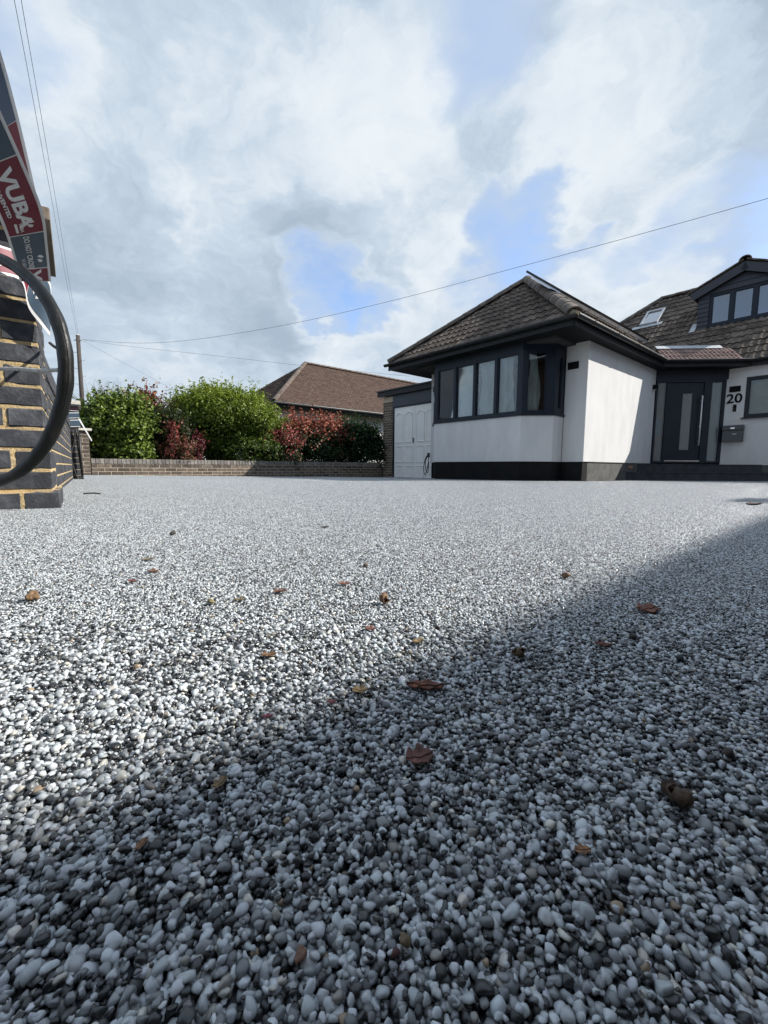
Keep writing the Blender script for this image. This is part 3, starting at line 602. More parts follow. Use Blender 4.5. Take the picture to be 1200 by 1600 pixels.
def half_round(p, q, parent, m, r=.115, L=.42, name='ridge_tile', lift=.0):
    p, q = Vector(p), Vector(q); d = (q - p); n = max(1, round(d.length / L)); t = d.normalized(); side = Vector((0, 0, 1)).cross(t).normalized(); up = t.cross(side); K = 8
    for i in range(n):
        a = p + d * (i / n) - t * .015; c = p + d * ((i + 1) / n) + t * .02; b = MB()
        def ring(o, rr): return [o + side * (rr * math.cos(math.pi * k / K)) + up * (rr * .85 * math.sin(math.pi * k / K) + lift - .03) for k in range(K + 1)]
        vs_ = ring(a, r * 1.06) + ring(c, r * .97) + ring(a, r * .85); n1 = K + 1
        b.add(vs_, [(k, k + 1, n1 + k + 1, n1 + k) for k in range(K)] + [(2 * n1 + k, 2 * n1 + k + 1, k + 1, k) for k in range(K)]); b.build(name, m, parent, False)
half_round((EA + .02, EB0 + .02, HZ + .05), (AP[0], AP[1], AP[2] + .06), roof, M_ridge, .135, lift=.02); half_round((EA + .02, EB1 - .02, HZ + .05), (AP[0], AP[1], AP[2] + .06), roof, M_ridge, .125, lift=.02)
half_round((AP[0], AP[1], AP[2] + .06), (6.9, AP[1], AP[2] + .06), roof, M_ridge, .12); half_round((6.6, 3.25, HZ + (6.6 - ME) * MTP + .04), (RDG, 1.45, MZ + .05), roof, M_ridge, .115)
half_round((RDG, 1.45, MZ + .05), (RDG, -5.35, MZ + .05), roof, M_ridge, .115)
b = MB(); b.tube(spline([(EA + .0, EB0 + .02, HZ - .02), (EA + .04, EB0 + .06, HZ + .06), (EA + .1, EB0 + .16, HZ + .06)], 4), [.06, .09, .08, .08, .09, .07, .07, .06, .05], 7); b.build('mortar_bedding', mat('hip_mortar', (.30, .24, .17), (.20, .16, .12), rough=1, scale=25, bump=.6), roof, True)
# porch roof over the door
fr_p = slope_frame((3.40, EB0 - .05, HZ - .01), (1, -1, 0), (.7071, .7071))
psheet = MB(fr_p).box(0, 1.72, 0, .62, -.03, -.005).build('porch_roof', M_tileu, house)
for me, T, c in slope_tiles(fr_p, [(0, 0), (1.74, 0), (1.74, .56), (0, .56)], T_porch, .20, .185): link('porch_tile', me, psheet, T)
MB(fr_p).box(-.02, 1.52, .53, .68, .035, .05).build('flashing', M_lead, psheet)
# roof window
fr_s = fr_main; ub, ue = 5.03 - 1.61, 5.03 - 1.10; sb, se = (7.07 - ME) / cosm, (7.74 - ME) / cosm
rwin = tag(bpy.data.objects.new('roof_window', None)); COL.objects.link(rwin); rwin.parent = roof
b = MB(fr_s); b.box(ub, ue, sb, sb + .07, .0, .11); b.box(ub, ue, se - .07, se, 0, .11); b.box(ub, ub + .06, sb + .07, se - .07, 0, .11); b.box(ue - .06, ue, sb + .07, se - .07, 0, .11); b.build('frame', M_lead, rwin)
MB(fr_s).box(ub + .055, ue - .055, sb + .065, se - .065, .06, .075).build('pane', glass_mat('roof_glass', (.3, .34, .36), boost=.45), rwin)
MB(fr_s).box(ub - .18, ue + .15, sb - .17, sb - .01, .058, .066).build('apron_flashing', M_lead, rwin)
# dormer
dm = tag(bpy.data.objects.new('dormer', None)); COL.objects.link(dm); dm.parent = house
DC = (DB0 + DB1) / 2; DZ0, DZE, DZA = 4.02, 5.06, 5.52; D_OUT = PF(DA)
MB().box(DA + .02, 7.9, DB1, DB1 + .1, DZ0, DZE).build('cheek', M_fascia, dm); MB().box(DA + .02, 7.9, DB0 - .1, DB0, DZ0, DZE).build('cheek', M_fascia, dm)
MB().box(DA + .5, DA + .55, DB1 + .1, DB0 - .1, DZ0, DZE + .3).build('room_backing', M_interior, dm)
M_board = mat('dormer_board', (.030, .032, .042), (.038, .040, .052), rough=.55, scale=4, stretch=(1, 6, 1))
def board(y0, y1, z0, z1, m=None):
    fr = D_OUT; b = MB(fr); b.add([(-y1, z0, .028), (-y0, z0, .028), (-y0, z1, .010), (-y1, z1, .010), (-y1, z0, -.01), (-y0, z0, -.01), (-y0, z1, -.01), (-y1, z1, -.01)], [(0, 1, 2, 3), (5, 4, 7, 6), (4, 5, 1, 0), (3, 2, 6, 7), (4, 0, 3, 7), (1, 5, 6, 2)]); b.build('cladding_board', M_board, dm)
z = DZ0
while z < DZE - .2: board(DB0 - .26, DB0, z, z + .118); board(DB1, DB1 + .24, z, z + .118); z += .12
board(DB0 - .26, DB0, z, DZE - .03); board(DB1, DB1 + .24, z, DZE - .03)
for i in range(4):                                            # gable boards, shorter towards the top
    z = 4.955 + i * .14; hw = 1.0 - max(0, (z - DZE + .12)) / (DZA - DZE) * 1.1
    if hw > .15: board(DC - hw, DC + hw, z, z + .138)
window(PF(DA), -(DB0 - .27), -(DB1 + .25), 4.10, 4.94, 3, dm, fw=.05, mull=.09, gm=M_glass2)
MB(PF(DA)).box(-(DB0 - .23), -(DB1 + .21), 4.06, 4.10, -.03, .05).build('window_sill', M_anth, dm)
MB(PF(DA)).box(-(DB0 - .26), -(DB1 + .24), 4.94, 4.957, -.05, .012).build('window_head', M_anth, dm)
for s_ in (1, -1):
    e = Vector((DA - .12, DC + s_ * 1.16, DZE - .03)); a_ = Vector((DA - .12, DC, DZA)); u = (a_ - e).normalized(); n = Vector((1, 0, 0)).cross(u) * (1 if s_ < 0 else -1)
    if n.z < 0: n = -n
    L = (a_ - e).length; fr = Matrix(((1, u.x, n.x, e.x), (0, u.y, n.y, e.y), (0, u.z, n.z, e.z), (0, 0, 0, 1)))
    rs = MB(fr).box(0, 3.2, 0, L, .02, .045).build('dormer_roof', M_tileu, dm)
    MB(fr).box(-.012, .013, -.01, L + .01, -.19, .02).build('bargeboard', M_board, dm); MB(fr).box(.014, .12, .03, L - .05, -.19, -.17).build('barge_soffit', M_soffit, dm)
    k = 0; y = -.05
    while y < L - .05:
        for xi in range(8): MB(fr).box(-.035 + xi * .4, .36 + xi * .4, y, min(y + .33, L), .047 + .02 * ((k + 0) % 1), .075 if xi else .082).build('roof_tile', M_tile, rs)
        y += .30; k += 1
        fr = fr @ Matrix.Translation((0, 0, .004))
half_round((DA - .16, DC, DZA + .075), (8.3, DC, DZA + .075), dm, M_ridge, .13)
MB(slope_frame((DA - .03, DB0 + .14, HZ + (DA - .03 - ME) * MTP), (0, -1, 0), (1, 0), MTP)).box(0, .13, -.12, .35, .05, .06).build('corner_flashing', M_lead, dm)
# garage beside the wing
GA = .25
gar = tag(bpy.data.objects.new('garage', None)); COL.objects.link(gar); gar.parent = house
GL, GR, GZ = 5.88, 4.13, 1.92
gp = MB().box(GA + .0045, GA + .30, GL + .06, GL + .06 + .43 - .009, -.3, 2.28).build('brick_pier', M_palemortar, gar)
for c in range(32):
    z = -.28 + c * CJ + BH / 2 + .01
    if c % 2 == 0:
        put_brick(gp, GA + BW / 2, GL + .06 + .105, z, .21, BW, BH, M_brownbrick, math.pi / 2); put_brick(gp, GA + BW / 2, GL + .06 + .325, z, .21, BW, BH, M_brownbrick, math.pi / 2)
    else:
        put_brick(gp, GA + BW / 2, GL + .06 + .05, z, .10, BW, BH, M_brownbrick, math.pi / 2); put_brick(gp, GA + BW / 2, GL + .06 + .2175, z, .215, BW, BH, M_brownbrick, math.pi / 2); put_brick(gp, GA + BW / 2, GL + .06 + .385, z, .10, BW, BH, M_brownbrick, math.pi / 2)
    for q in (0, 1):                                          # left return of the pier
        put_brick(gp, GA + BW + .012 + .1 + q * .21 - (.1 if c % 2 else 0) * 0, GL + .06 + .43 - BW / 2 - .001, z, .2, BW, BH, M_brownbrick)
b = MB(PF(GA)); b.box(-GL - .055, -GL, -.25, GZ + .05, -.09, -.01); b.box(-GR, -GR + .02, -.25, GZ + .05, -.09, -.01); b.box(-GL, -GR, GZ, GZ + .05, -.09, -.01); b.build('door_frame', M_anth, gar)
def arch_panel(b, x0, x1, z0, z1, fr, arch):
    n = 10; top = [(x0 + (x1 - x0) * i / n, z1 + (.07 * (.5 - .5 * math.cos(2 * math.pi * i / n)) if arch else 0)) for i in range(n + 1)]
    loop = [(x0, z0), (x1, z0)] + top[::-1]; ctr = ((x0 + x1) / 2, (z0 + z1) / 2)
    def sc(q, k): return (ctr[0] + (q[0] - ctr[0]) * k, ctr[1] + (q[1] - ctr[1]) * (1 - (1 - k) * (x1 - x0) / (z1 - z0)))
    m = len(loop); l1 = [sc(q, .93) for q in loop]; l2 = [sc(q, .80) for q in loop]
    vs_ = [(*q, .0) for q in loop] + [(*q, .026) for q in l1] + [(*q, .006) for q in l2]
    b.add(vs_, [(i, (i + 1) % m, m + (i + 1) % m, m + i) for i in range(m)] + [(m + i, m + (i + 1) % m, 2 * m + (i + 1) % m, 2 * m + i) for i in range(m)] + [tuple(range(2 * m, 3 * m))], fr)
mid = (GL + GR) / 2
for x0, x1 in ((-GL + .004, -mid - .004), (-mid + .004, -GR - .004)):
    fr = PF(GA + .03); leaf = MB(fr).box(x0, x1, -.235, GZ - .004, -.05, 0).build('garage_door', M_garage, gar)
    w = x1 - x0; h0, h1 = -.235, GZ
    for q in range(2):
        a = x0 + .07 + q * (w - .07) / 2; c = a + (w - .07) / 2 - .07
        for z0, z1, ar in ((.88, 1.70, 1), (.30, .78, 0), (-.15, .20, 0)):
            b = MB(); arch_panel(b, a, c, z0, z1, fr @ Matrix.Translation((0, 0, .0005)), ar); b.build('door_panel', M_garage, leaf, False)
    if x0 < -mid - .01: MB(fr).box(x1 - .05, x1 - .03, .86, 1.0, 0, .03).build('handle', M_wire, leaf, False, .004)
MB(PF(GA)).box(-GL - .055, -GR, GZ + .05, 2.30, -.09, .0).build('header_board', mat('navy_board', (.022, .032, .045), rough=.45), gar)
for z0, z1, n1, m in ((2.30, 2.44, .10, M_fascia), (2.44, 2.475, .14, M_gutter)):
    MB(PF(GA)).box(-GL - .66, -GR + .02, z0, z1, -6, n1).build('flat_roof' if z0 > 2.4 else 'fascia', m, gar)
MB().box(GA + .31, 6, GL + .25, GL + .48, -.3, 2.29).build('side_wall', M_brownbrick, gar)
# tiled roof behind the garage
fr_g = frame((2.2, 7.4, 2.45), (1, 0, 0), (0, -1, .36), (0, .36, 1)); gsl = MB(fr_g).box(0, 5, 0, 3.4, -.05, 0).build('rear_roof', M_tileu, gar)
bt = MB()
for i in range(14):
    for j in range(16): bt.box(j * .3, j * .3 + .292, i * .25, i * .25 + .25, .0 + random.uniform(0, .004), .022, fr_g)
tag(bt.build('roof_tiles', mat('brown_tile', (.13, .095, .07), (.08, .06, .05), rough=.95, scale=6), gsl), None, None, None, 'stuff')
# ------------------------------------------------------------------ things fixed to the bungalow
def at_house(name, label, cat, loc, group=None, rot=0.0):
    p = HM @ Vector(loc); return thing(name, label, cat, p, HR + rot, group)
def vent(label, x, z):
    t = at_house('air_vent', label, 'vent', (x[0], x[1], z), 'air vents')
    MB().box(-.022, 0, -.108, .108, -.07, .07).build('vent_frame', M_black, t, False, .004)
    for k in range(5): MB().box(-.030, -.0225, -.095, .095, -.055 + k * .024, -.043 + k * .024).build('slat', M_black, t)
vent('black air vent on the white wall right of the bay window', (0, .29), 2.175); vent('black air vent above the house number', (4.97, -1.365), 2.105); vent('black air vent on the narrow wall left of the bay window', (0, 3.93), 2.2)
t = at_house('wall_light', 'small black box light at the inner end of the sunlit white wall', 'light', (3.62, 0, 2.16)); MB().box(-.05, .05, -.10, 0, -.06, .055).build('lamp_housing', M_black, t, False, .008); MB().box(-.035, .035, -.085, -.015, -.066, -.0605).build('lens', M_alu, t)
t = at_house('house_number', 'black raised number 20 on the white wall beside the door', 'number', (4.97, -1.366, 1.775))
for ch, dx in (('2', -.155), ('0', .005)):
    me = text_mesh(ch, .31, .005, 'LEFT', .008); me.materials.append(M_black); link('digit', me, t, frame((-.012, -dx, 0), (0, -1, 0), (0, 0, 1), (-1, 0, 0)))
t = at_house('doorbell', 'slim black video doorbell below the number', 'doorbell', (4.97, -1.39, 1.645)); MB().box(-.028, 0, -.034, .034, -.085, .085).build('bell_body', M_black, t, False, .012, 3); MB(frame((-.0285, 0, -.03), (0, -1, 0), (0, 0, 1), (-1, 0, 0))).tube([(0, 0, 0), (0, 0, .006)], .018, 14).build('button', M_gutter, t)
t = at_house('letter_box', 'dark grey wall letter box with flap right of the door', 'letter box', (4.97, -1.41, 1.03))
M_post = mat('post_box_paint', (.045, .052, .055), (.055, .062, .066), rough=.4, scale=4)
MB().prism([(-.12, -.2), (0, -.2), (0, .2), (-.12, .2)], -.2, .07).build('box_body', M_post, t, False, .008)
b = MB(frame((0, 0, 0), (0, -1, 0), (0, 0, 1), (-1, 0, 0))); b.add([(-.205, .075, 0), (.205, .075, 0), (.205, .205, 0), (-.205, .205, 0), (-.205, .075, .135), (.205, .075, .135), (.205, .165, .135), (-.205, .165, .135)], [(3, 2, 1, 0), (4, 5, 6, 7), (0, 1, 5, 4), (1, 2, 6, 5), (2, 3, 7, 6), (3, 0, 4, 7)]); b.build('flap', M_post, t, False, .006)
fl = frame((-.136, 0, 0), (0, -1, 0), (0, 0, 1), (-1, 0, 0)); MB(fl).box(-.04, .04, .105, .135, 0, .004).build('name_plate', M_alu, t); MB(fl).tube([(-.0, -.03, .006), (.09, -.025, .006)], .008, 8).build('lock_bar', M_steel, t)
# solar panels on the right-hand slope
for i in range(3):
    fr = fr_right @ Matrix.Translation((.88 + i * 1.60, 1.08, .215)); lab = ('nearest of the black solar panels on the roof over the white side wall', 'middle solar panel of the row on the wing roof', 'farthest solar panel of the row, next to the roof valley')[i]
    t = tag(bpy.data.objects.new('solar_panel', None), lab, 'solar panel', 'solar panels'); COL.objects.link(t); t.matrix_basis = HM @ fr
    b = MB(); b.box(0, 1.58, 0, .03, -.04, .002); b.box(0, 1.58, .97, 1.0, -.04, .002); b.box(0, .03, .03, .97, -.04, .002); b.box(1.55, 1.58, .03, .97, -.04, .002); b.build('panel_frame', M_gutter, t); MB().box(.03, 1.55, .03, .97, -.03, -.002).build('cell_sheet', M_solar, t)
    for q in (.25, 1.25): MB().box(q, q + .04, -.03, 1.0, -.085, -.041).build('mounting_rail', M_alu, t); MB().box(q, q + .035, .02, .06, -.15, -.086).build('roof_hook', M_alu, t)
    MB().box(0, 1.58, .005, .045, -.105, -.0415).build('gap_strip', mat('pale_gap', (.75, .75, .74), rough=.5), t)  # pale strip, its colour stands in for the bright gap under the panel
# pale sheets hung behind the bay panes
def sheet(label, fr, x0, x1, z0, z1, seed, taper=0.0):
    rg = random.Random(seed); nx, nz = 18, 26; vs_ = []
    ph = [rg.uniform(0, 6) for _ in range(6)]
    for j in range(nz + 1):
        for i in range(nx + 1):
            s, t_ = i / nx, j / nz; cx = (x0 + x1) / 2; hw = (x1 - x0) / 2 * (1 - taper * abs(t_ - .25) * 1.1)
            d = 1.3 * (.020 * math.sin(s * 11 + ph[0] + 2 * t_) + .014 * math.sin(s * 23 + ph[1] + 5 * t_ * ph[2] / 6) + .010 * math.sin(t_ * 13 + ph[3] + s * 3)) + .012 * abs(math.sin(s * 9 + 6 * t_ + ph[5])) * math.sin(t_ * 21 + ph[1]) + rg.uniform(-.006, .006)
            vs_.append((cx + (s * 2 - 1) * hw + .01 * math.sin(t_ * 7 + ph[4]), z0 + (z1 - z0) * t_, -.14 + d))
    b = MB(fr); b.add(vs_, [(j * (nx + 1) + i, j * (nx + 1) + i + 1, (j + 1) * (nx + 1) + i + 1, (j + 1) * (nx + 1) + i) for j in range(nz) for i in range(nx)])
    o = b.build('window_sheet', M_sheet, None, True); o.matrix_basis = HM; tag(o, label, 'curtain', 'pale sheets behind the bay window')
F0 = PF(-.845); fx = front_x
sheet('crumpled pale sheet behind the leftmost bay window pane', F0, fx[0][0] - .22, fx[0][1] - .0, 1.28, 2.42, 1, .15); sheet('pale sheet behind the second bay window pane from the left', F0, fx[1][0] + .02, fx[1][1] - .01, 1.26, 2.44, 2)
sheet('pale sheet behind the third bay window pane from the left', F0, fx[2][0] + .04, fx[2][1] - .01, 1.26, 2.44, 3); sheet('draped sheet with folds behind the fourth bay window pane from the left', F0, fx[3][0] - .04, fx[3][1] - .17, 1.28, 2.42, 4)
sheet('sheet gathered to a point behind the angled bay pane', S2, .12, .40, 1.27, 2.46, 5, .75)
# ------------------------------------------------------------------ neighbouring bungalow
nb = thing('neighbour_bungalow', 'neighbouring bungalow with brown tiled hipped roof behind the shrubs', 'house', (-4.1, 16.1, 0), HR)
NW, NL, NZ = 3.24, 14.0, 2.58; NP = 2.40 / NW
M_ntile = mat('neighbour_tile', (.075, .050, .040), (.155, .105, .080), rough=.95, scale=26, bump=.4, detail=9, lo=.38, hi=.72, spec=.2); M_nwall = mat('neighbour_render', (.66, .66, .64), (.58, .58, .56), rough=.9, scale=2)
MB().box(.45, NL, .45, 2 * NW - .45, -.6, NZ - .14).build('wall', M_nwall, nb); MB().box(.02, NL, .02, 2 * NW - .02, NZ - .17, NZ - .14).build('soffit', M_soffit, nb)
MB().box(0, NL, -.02, .0, NZ - .2, NZ - .02).build('fascia', M_fascia, nb); MB().box(-.02, 0, 0, 2 * NW, NZ - .2, NZ - .02).build('fascia', M_fascia, nb)
MB().box(-.05, NL, -.11, -.021, NZ - .10, NZ - .02).build('gutter', M_gutter, nb, False, .02)
nr = MB().add([(0, 0, NZ - .02), (NL, 0, NZ - .02), (NL, 2 * NW, NZ - .02), (0, 2 * NW, NZ - .02), (NW, NW, NZ + 2.4 - .02), (NL, NW, NZ + 2.4 - .02)], [(0, 1, 5, 4), (3, 0, 4), (2, 3, 4, 5), (1, 2, 5)]).build('roof', M_tileu, nb)
def plain_tiles(fr, poly_ok, W_, S_, m):
    b = MB(fr); s = 0.0; k = 0
    while s < S_:
        u = -.0825 * (k % 2)
        while u < W_:
            if poly_ok(u + .08, s + .05):
                l = random.uniform(.012, .026); b.add([(u + .002, s - .004, l), (u + .161, s - .004, l + random.uniform(-.004, .004)), (u + .161, s + .11, .004), (u + .002, s + .11, .004), (u + .002, s - .002, 0), (u + .161, s - .002, 0)], [(0, 1, 2, 3), (4, 5, 1, 0)])
            u += .165
        s += .1; k += 1
    tag(b.build('roof_tiles', m, nr), None, None, None, 'stuff')
SLN = math.hypot(NW, 2.4)
sv = Vector((0, NW, 2.4)).normalized(); plain_tiles(frame((0, 0, NZ), (1, 0, 0), sv, Vector((1, 0, 0)).cross(sv)), lambda u, s: u > s * NW / SLN, 11.0, SLN, M_ntile)
sv = Vector((NW, 0, 2.4)).normalized(); plain_tiles(frame((0, 2 * NW, NZ), (0, -1, 0), sv, Vector((0, -1, 0)).cross(sv)), lambda u, s: s * NW / SLN < u < 2 * NW - s * NW / SLN, 2 * NW, SLN, M_ntile)
M_nridge = mat('neighbour_ridge', (.14, .105, .085), (.09, .07, .058), rough=.95, scale=9, rnd=.15)
half_round((0, 0, NZ + .02), (NW, NW, NZ + 2.44), nr, M_nridge, .10, .33); half_round((NW, NW, NZ + 2.44), (NL, NW, NZ + 2.44), nr, M_nridge, .10, .33)
# ------------------------------------------------------------------ unseen house at the right, made up to shade the near ground
NV_ = Vector((.66, -.751)); AV = Vector((.751, .66)); FH = 4.4; FD = -.188 + .78 * FH
M_shadehouse = mat('shade_house_brick', (.20, .11, .075), (.13, .075, .055), rough=.9, scale=30, bump=.3)
fo = NV_ * FD - AV * 6.0
sh = thing('shade_house', 'unseen made-up house shading the driveway from the right', 'house', (fo.x, fo.y, -.15), direction(AV))
MB().box(0, 16, -6, -.3, 0, FH).build('wall', M_shadehouse, sh)
MB().add([(-.3, 0, FH), (16.3, 0, FH), (16.3, -6.3, FH), (-.3, -6.3, FH), (3, -3.15, FH + .9), (13, -3.15, FH + .9), (-.3, 0, FH + .15), (16.3, 0, FH + .15), (16.3, -6.3, FH + .15), (-.3, -6.3, FH + .15)], [(3, 2, 1, 0), (0, 1, 7, 6), (1, 2, 8, 7), (2, 3, 9, 8), (3, 0, 6, 9), (6, 7, 5, 4), (8, 9, 4, 5), (7, 8, 5), (9, 6, 4)]).build('roof', M_tile, sh)
ch_ = Vector((1.95 + 4.95 * 1.319, 2.22 + 4.95 * .108)) - fo
MB().box(ch_.dot(AV) - .05, ch_.dot(AV) + .5, -.35, -.01, FH + .15, FH + .52).build('shadow_block', M_shadehouse, sh)  # added block, placed to cast the small shadow patch at the right edge
for q in (4.0, 9.0):
    MB().box(q, q + 1.2, -.305, -.27, 1.2, 2.4).build('window', M_anth, sh)
M_blocker = mat('blocker_board', (.12, .085, .055), (.085, .06, .04), rough=.9, scale=5, stretch=(6, 6, .5), rnd=.2)
back = thing('timber_blocker', 'added unseen timber fence panel just behind the camera', 'blocker', (1.3, -.5, -.05), math.pi); bme = MB().box(0, .136, 0, .02, 0, 1.4).build('board', M_blocker, back).data  # unseen boards added behind the camera to darken the foreground grains
for i in range(1, 19): link('board', bme, back, Matrix.Translation((i * .14, 0, random.uniform(-.006, .006))))
for z in (.2, 1.1): MB().box(0, 2.66, .021, .06, z, z + .08).build('rail', M_blocker, back)
# ------------------------------------------------------------------ hose loop in front of the near pier, wire, tape
def pz(x, y, Z): d = ray(x, y); return CAM + d * Z                        # Z metres along the view axis
hp = [(-150, 372, 1.27), (-90, 380, 1.22), (-45, 388, 1.19), (0, 404, 1.17), (32, 423, 1.155), (62, 452, 1.14), (86, 492, 1.13), (100, 540, 1.125), (103, 588, 1.125), (97, 632, 1.13), (83, 672, 1.14), (63, 706, 1.15), (38, 732, 1.16), (8, 749, 1.175), (-30, 757, 1.19), (-90, 752, 1.22), (-150, 740, 1.27)]
pts = spline([pz(*q) for q in hp], 7); n = len(pts); rad = [.0128 + .0054 * math.exp(-((i / n - .52) / .28) ** 2) + .0006 * math.sin(i * .9) for i in range(n)]
t = thing('hose', 'thick black rubber hose bent in a loop in front of the near brick pier', 'hose', pts[len(pts) // 2]); t.location = (0, 0, 0)
MB().tube(pts, rad, 18).build('hose_body', M_hose, t, True)
b = MB(); off = [p + (Rt * .75 - Fw * .5).normalized() * (rad[i] * .97) for i, p in enumerate(pts)]; b.tube(off[42:78], .0022, 6); b.build('mould_seam', M_hose, t, True)
o = MB().tube(spline([pz(-120, 574, 1.30), (pz(-40, 577, 1.20)), pz(20, 576, 1.17), pz(60, 579, 1.15), pz(94, 578, 1.135)], 5), .0052, 9).build('wire_stay', M_galv, None, True); tag(o, 'pale galvanised rod running from the near pier to the black hose', 'rod')
o = MB().tube([pz(78, 536, 1.60), pz(84, 541, 1.45), pz(96, 548, 1.16)], .005, 8).build('wire_stub', M_wire, None, True); tag(o, 'short dark wire end between the near pier and the hose', 'wire')
M_tapew = mat('tape_white', (.80, .80, .80), rough=.35, scale=3, coat=.2); M_taper = mat('tape_red', (.16, .008, .026), (.19, .012, .034), rough=.35, scale=8, coat=.2); M_tapeb = mat('tape_blue', (.060, .095, .135), (.075, .11, .15), rough=.35, scale=8, coat=.2)
M_taperb = mat('tape_red_back', (.22, .05, .07), rough=.4); M_tapebb = mat('tape_blue_back', (.11, .15, .21), rough=.4)
class Ribbon:
    def __init__(s, st, nsub=8):
        st = [tuple(q[:4]) + (q[4] * 1.045,) for q in st]
        s.Rr = spline([pz(q[0], q[1], q[4]) for q in st], nsub); s.Ll = spline([pz(q[2], q[3], q[5] if len(q) > 5 else q[4]) for q in st], nsub)
        c = [(a + b_) / 2 for a, b_ in zip(s.Rr, s.Ll)]; s.len = [0.0]
        for i in range(1, len(c)): s.len.append(s.len[-1] + (c[i] - c[i - 1]).length)
        s.W = sum((a - b_).length for a, b_ in zip(s.Rr, s.Ll)) / len(c)
    def at(s, u, v, h=0.0):                                    # u metres along, v metres across from the left edge
        i = 0
        while i < len(s.len) - 2 and s.len[i + 1] < u: i += 1
        t = (u - s.len[i]) / max(1e-6, s.len[i + 1] - s.len[i]); a = s.Rr[i].lerp(s.Rr[i + 1], t); b_ = s.Ll[i].lerp(s.Ll[i + 1], t); w = v / s.W; p = b_ + (a - b_) * w
        tg = (s.Rr[i + 1] + s.Ll[i + 1]) - (s.Rr[i] + s.Ll[i]); n = (a - b_).cross(tg).normalized()
        if n.dot(p - CAM) > 0: n = -n
        return p + n * (h + .003 * math.sin(w * 3.1 + u * 9) * 0)
    def strip(s, u0, u1, v0, v1, h, name, m, parent, curve=0.0):
        nu = max(2, int((u1 - u0) / .012)); nv = 4; vs_ = []
        for i in range(nu + 1):
            for j in range(nv + 1):
                v = v0 + (v1 - v0) * j / nv; k = curve * math.sin(math.pi * .5 * (1 - j / nv)) * (1 if i in (0, nu) else 1)
                vs_.append(s.at(u0 + (u1 - u0) * i / nu + k, v, h))
        m1 = (nu + 1) * (nv + 1); nrm = []
        f = [(i * (nv + 1) + j, i * (nv + 1) + j + 1, (i + 1) * (nv + 1) + j + 1, (i + 1) * (nv + 1) + j) for i in range(nu) for j in range(nv)]
        return MB().add(vs_, f).build(name, m, parent, True)
    def text(s, body, u0, v0, size, parent, m, h=.0016, off=0.0, sx=1.0, mirror=False, name='lettering'):
        me = text_mesh(body, size, off)
        w = max((v.co.x for v in me.vertices), default=0)
        for v in me.vertices:
            x = (w - v.co.x if mirror else v.co.x) * sx; v.co = s.at(u0 + x, v0 + v.co.y, h)
        me.materials.append(m); return link(name, me, parent)
    def shape(s, poly, u0, v0, k, parent, m, h=.0016, name='emblem'):
        return MB().add([s.at(u0 + x * k, v0 + y * k, h) for x, y in poly], [tuple(range(len(poly)))]).build(name, m, parent)
def emblem(r, u0, v0, k, parent, m):                            # two leaf-like lobes standing back to back
    r.shape([(0, .1), (.18, .55), (.12, 1.0), (-.15, .75), (-.2, .35)], u0, v0, k, parent, m); r.shape([(.28, 0), (.62, .25), (.66, .6), (.42, .8), (.3, .45)], u0, v0, k, parent, m)
st1 = [(-62, 20, -142, 62, 1.00), (-25, 108, -97, 142, 1.04), (2, 176, -66, 205, 1.09), (35, 250, -34, 276, 1.15), (67, 330, 0, 344, 1.23), (75, 388, 19, 396, 1.31), (80, 440, 31, 440, 1.37)]
t1 = thing('barrier_tape', 'printed red and slate barrier tape with white edges stretched to the near pier', 'barrier tape'); r1 = Ribbon(st1); W1 = r1.W; Lt = r1.len[-1]
def upos(r, y):                                                # arc length where the right edge passes image row y
    best = min(range(len(r.Rr)), key=lambda i: abs((800 - FPX * (r.Rr[i] - CAM).dot(Up) / (r.Rr[i] - CAM).dot(Fw)) - y)); return r.len[best]
r1.strip(0, Lt, 0, W1, 0, 'tape_strip', M_tapew, t1)
ub = [0, upos(r1, 242), upos(r1, 362), upos(r1, 416), Lt]; e_ = W1 * .075
for i in range(4): r1.strip(ub[i] + (.001 if i else 0), ub[i + 1] - .002, e_, W1 - e_, .0008, 'printed_panel', (M_tapeb, M_taper, M_tapeb, M_taper)[i], t1)
u0 = ub[1]; LP = ub[2] - ub[1]
r1.text('VUBA', u0 + LP * .10, W1 * .40, W1 * .44, t1, M_tapew, off=.0022, sx=1.0); r1.text('ING REINVENTED', u0 + LP * .02, W1 * .20, W1 * .125, t1, M_tapew, sx=.98, off=.0006)
emblem(r1, u0 + LP * .80, W1 * .56, W1 * .20, t1, M_tapew); r1.text('VUBA', u0 + LP * .80, W1 * .38, W1 * .12, t1, M_tapew, sx=.7, off=.0004); r1.shape([(0, 0), (1, 0), (1, .28), (0, .28)], u0 + LP * .80, W1 * .27, W1 * .22, t1, M_tapew)
u1 = ub[2]; LB = ub[3] - ub[2]
r1.text('DO NOT CROSS!', u1 + LB * .05, W1 * .40, W1 * .21, t1, M_tapew, sx=.52, off=.0005); emblem(r1, u1 + LB * .68, W1 * .66, W1 * .20, t1, M_tapew); r1.text('VUBA', u1 + LB * .70, W1 * .22, W1 * .15, t1, M_tapew, sx=.6)
r1.text('V', ub[3] + .006, W1 * .45, W1 * .40, t1, M_tapew, off=.002); emblem(r1, 0.07, W1 * .3, W1 * .22, t1, M_tapew)
emblem(r1, ub[1] - .045, W1 * .42, W1 * .26, t1, M_taper)
st2 = [(-60, -75, -110, -40, 1.10), (-28, 5, -80, 30, 1.15), (0, 77, -50, 110, 1.20), (27, 175, -20, 205, 1.27), (47, 260, 5, 285, 1.34), (61, 322, 20, 345, 1.40), (66, 350, 25, 372, 1.43)]
t2 = thing('barrier_tape', 'second strand of barrier tape seen from its back, printed in reverse', 'barrier tape'); r2 = Ribbon(st2); W2 = r2.W; L2 = r2.len[-1]
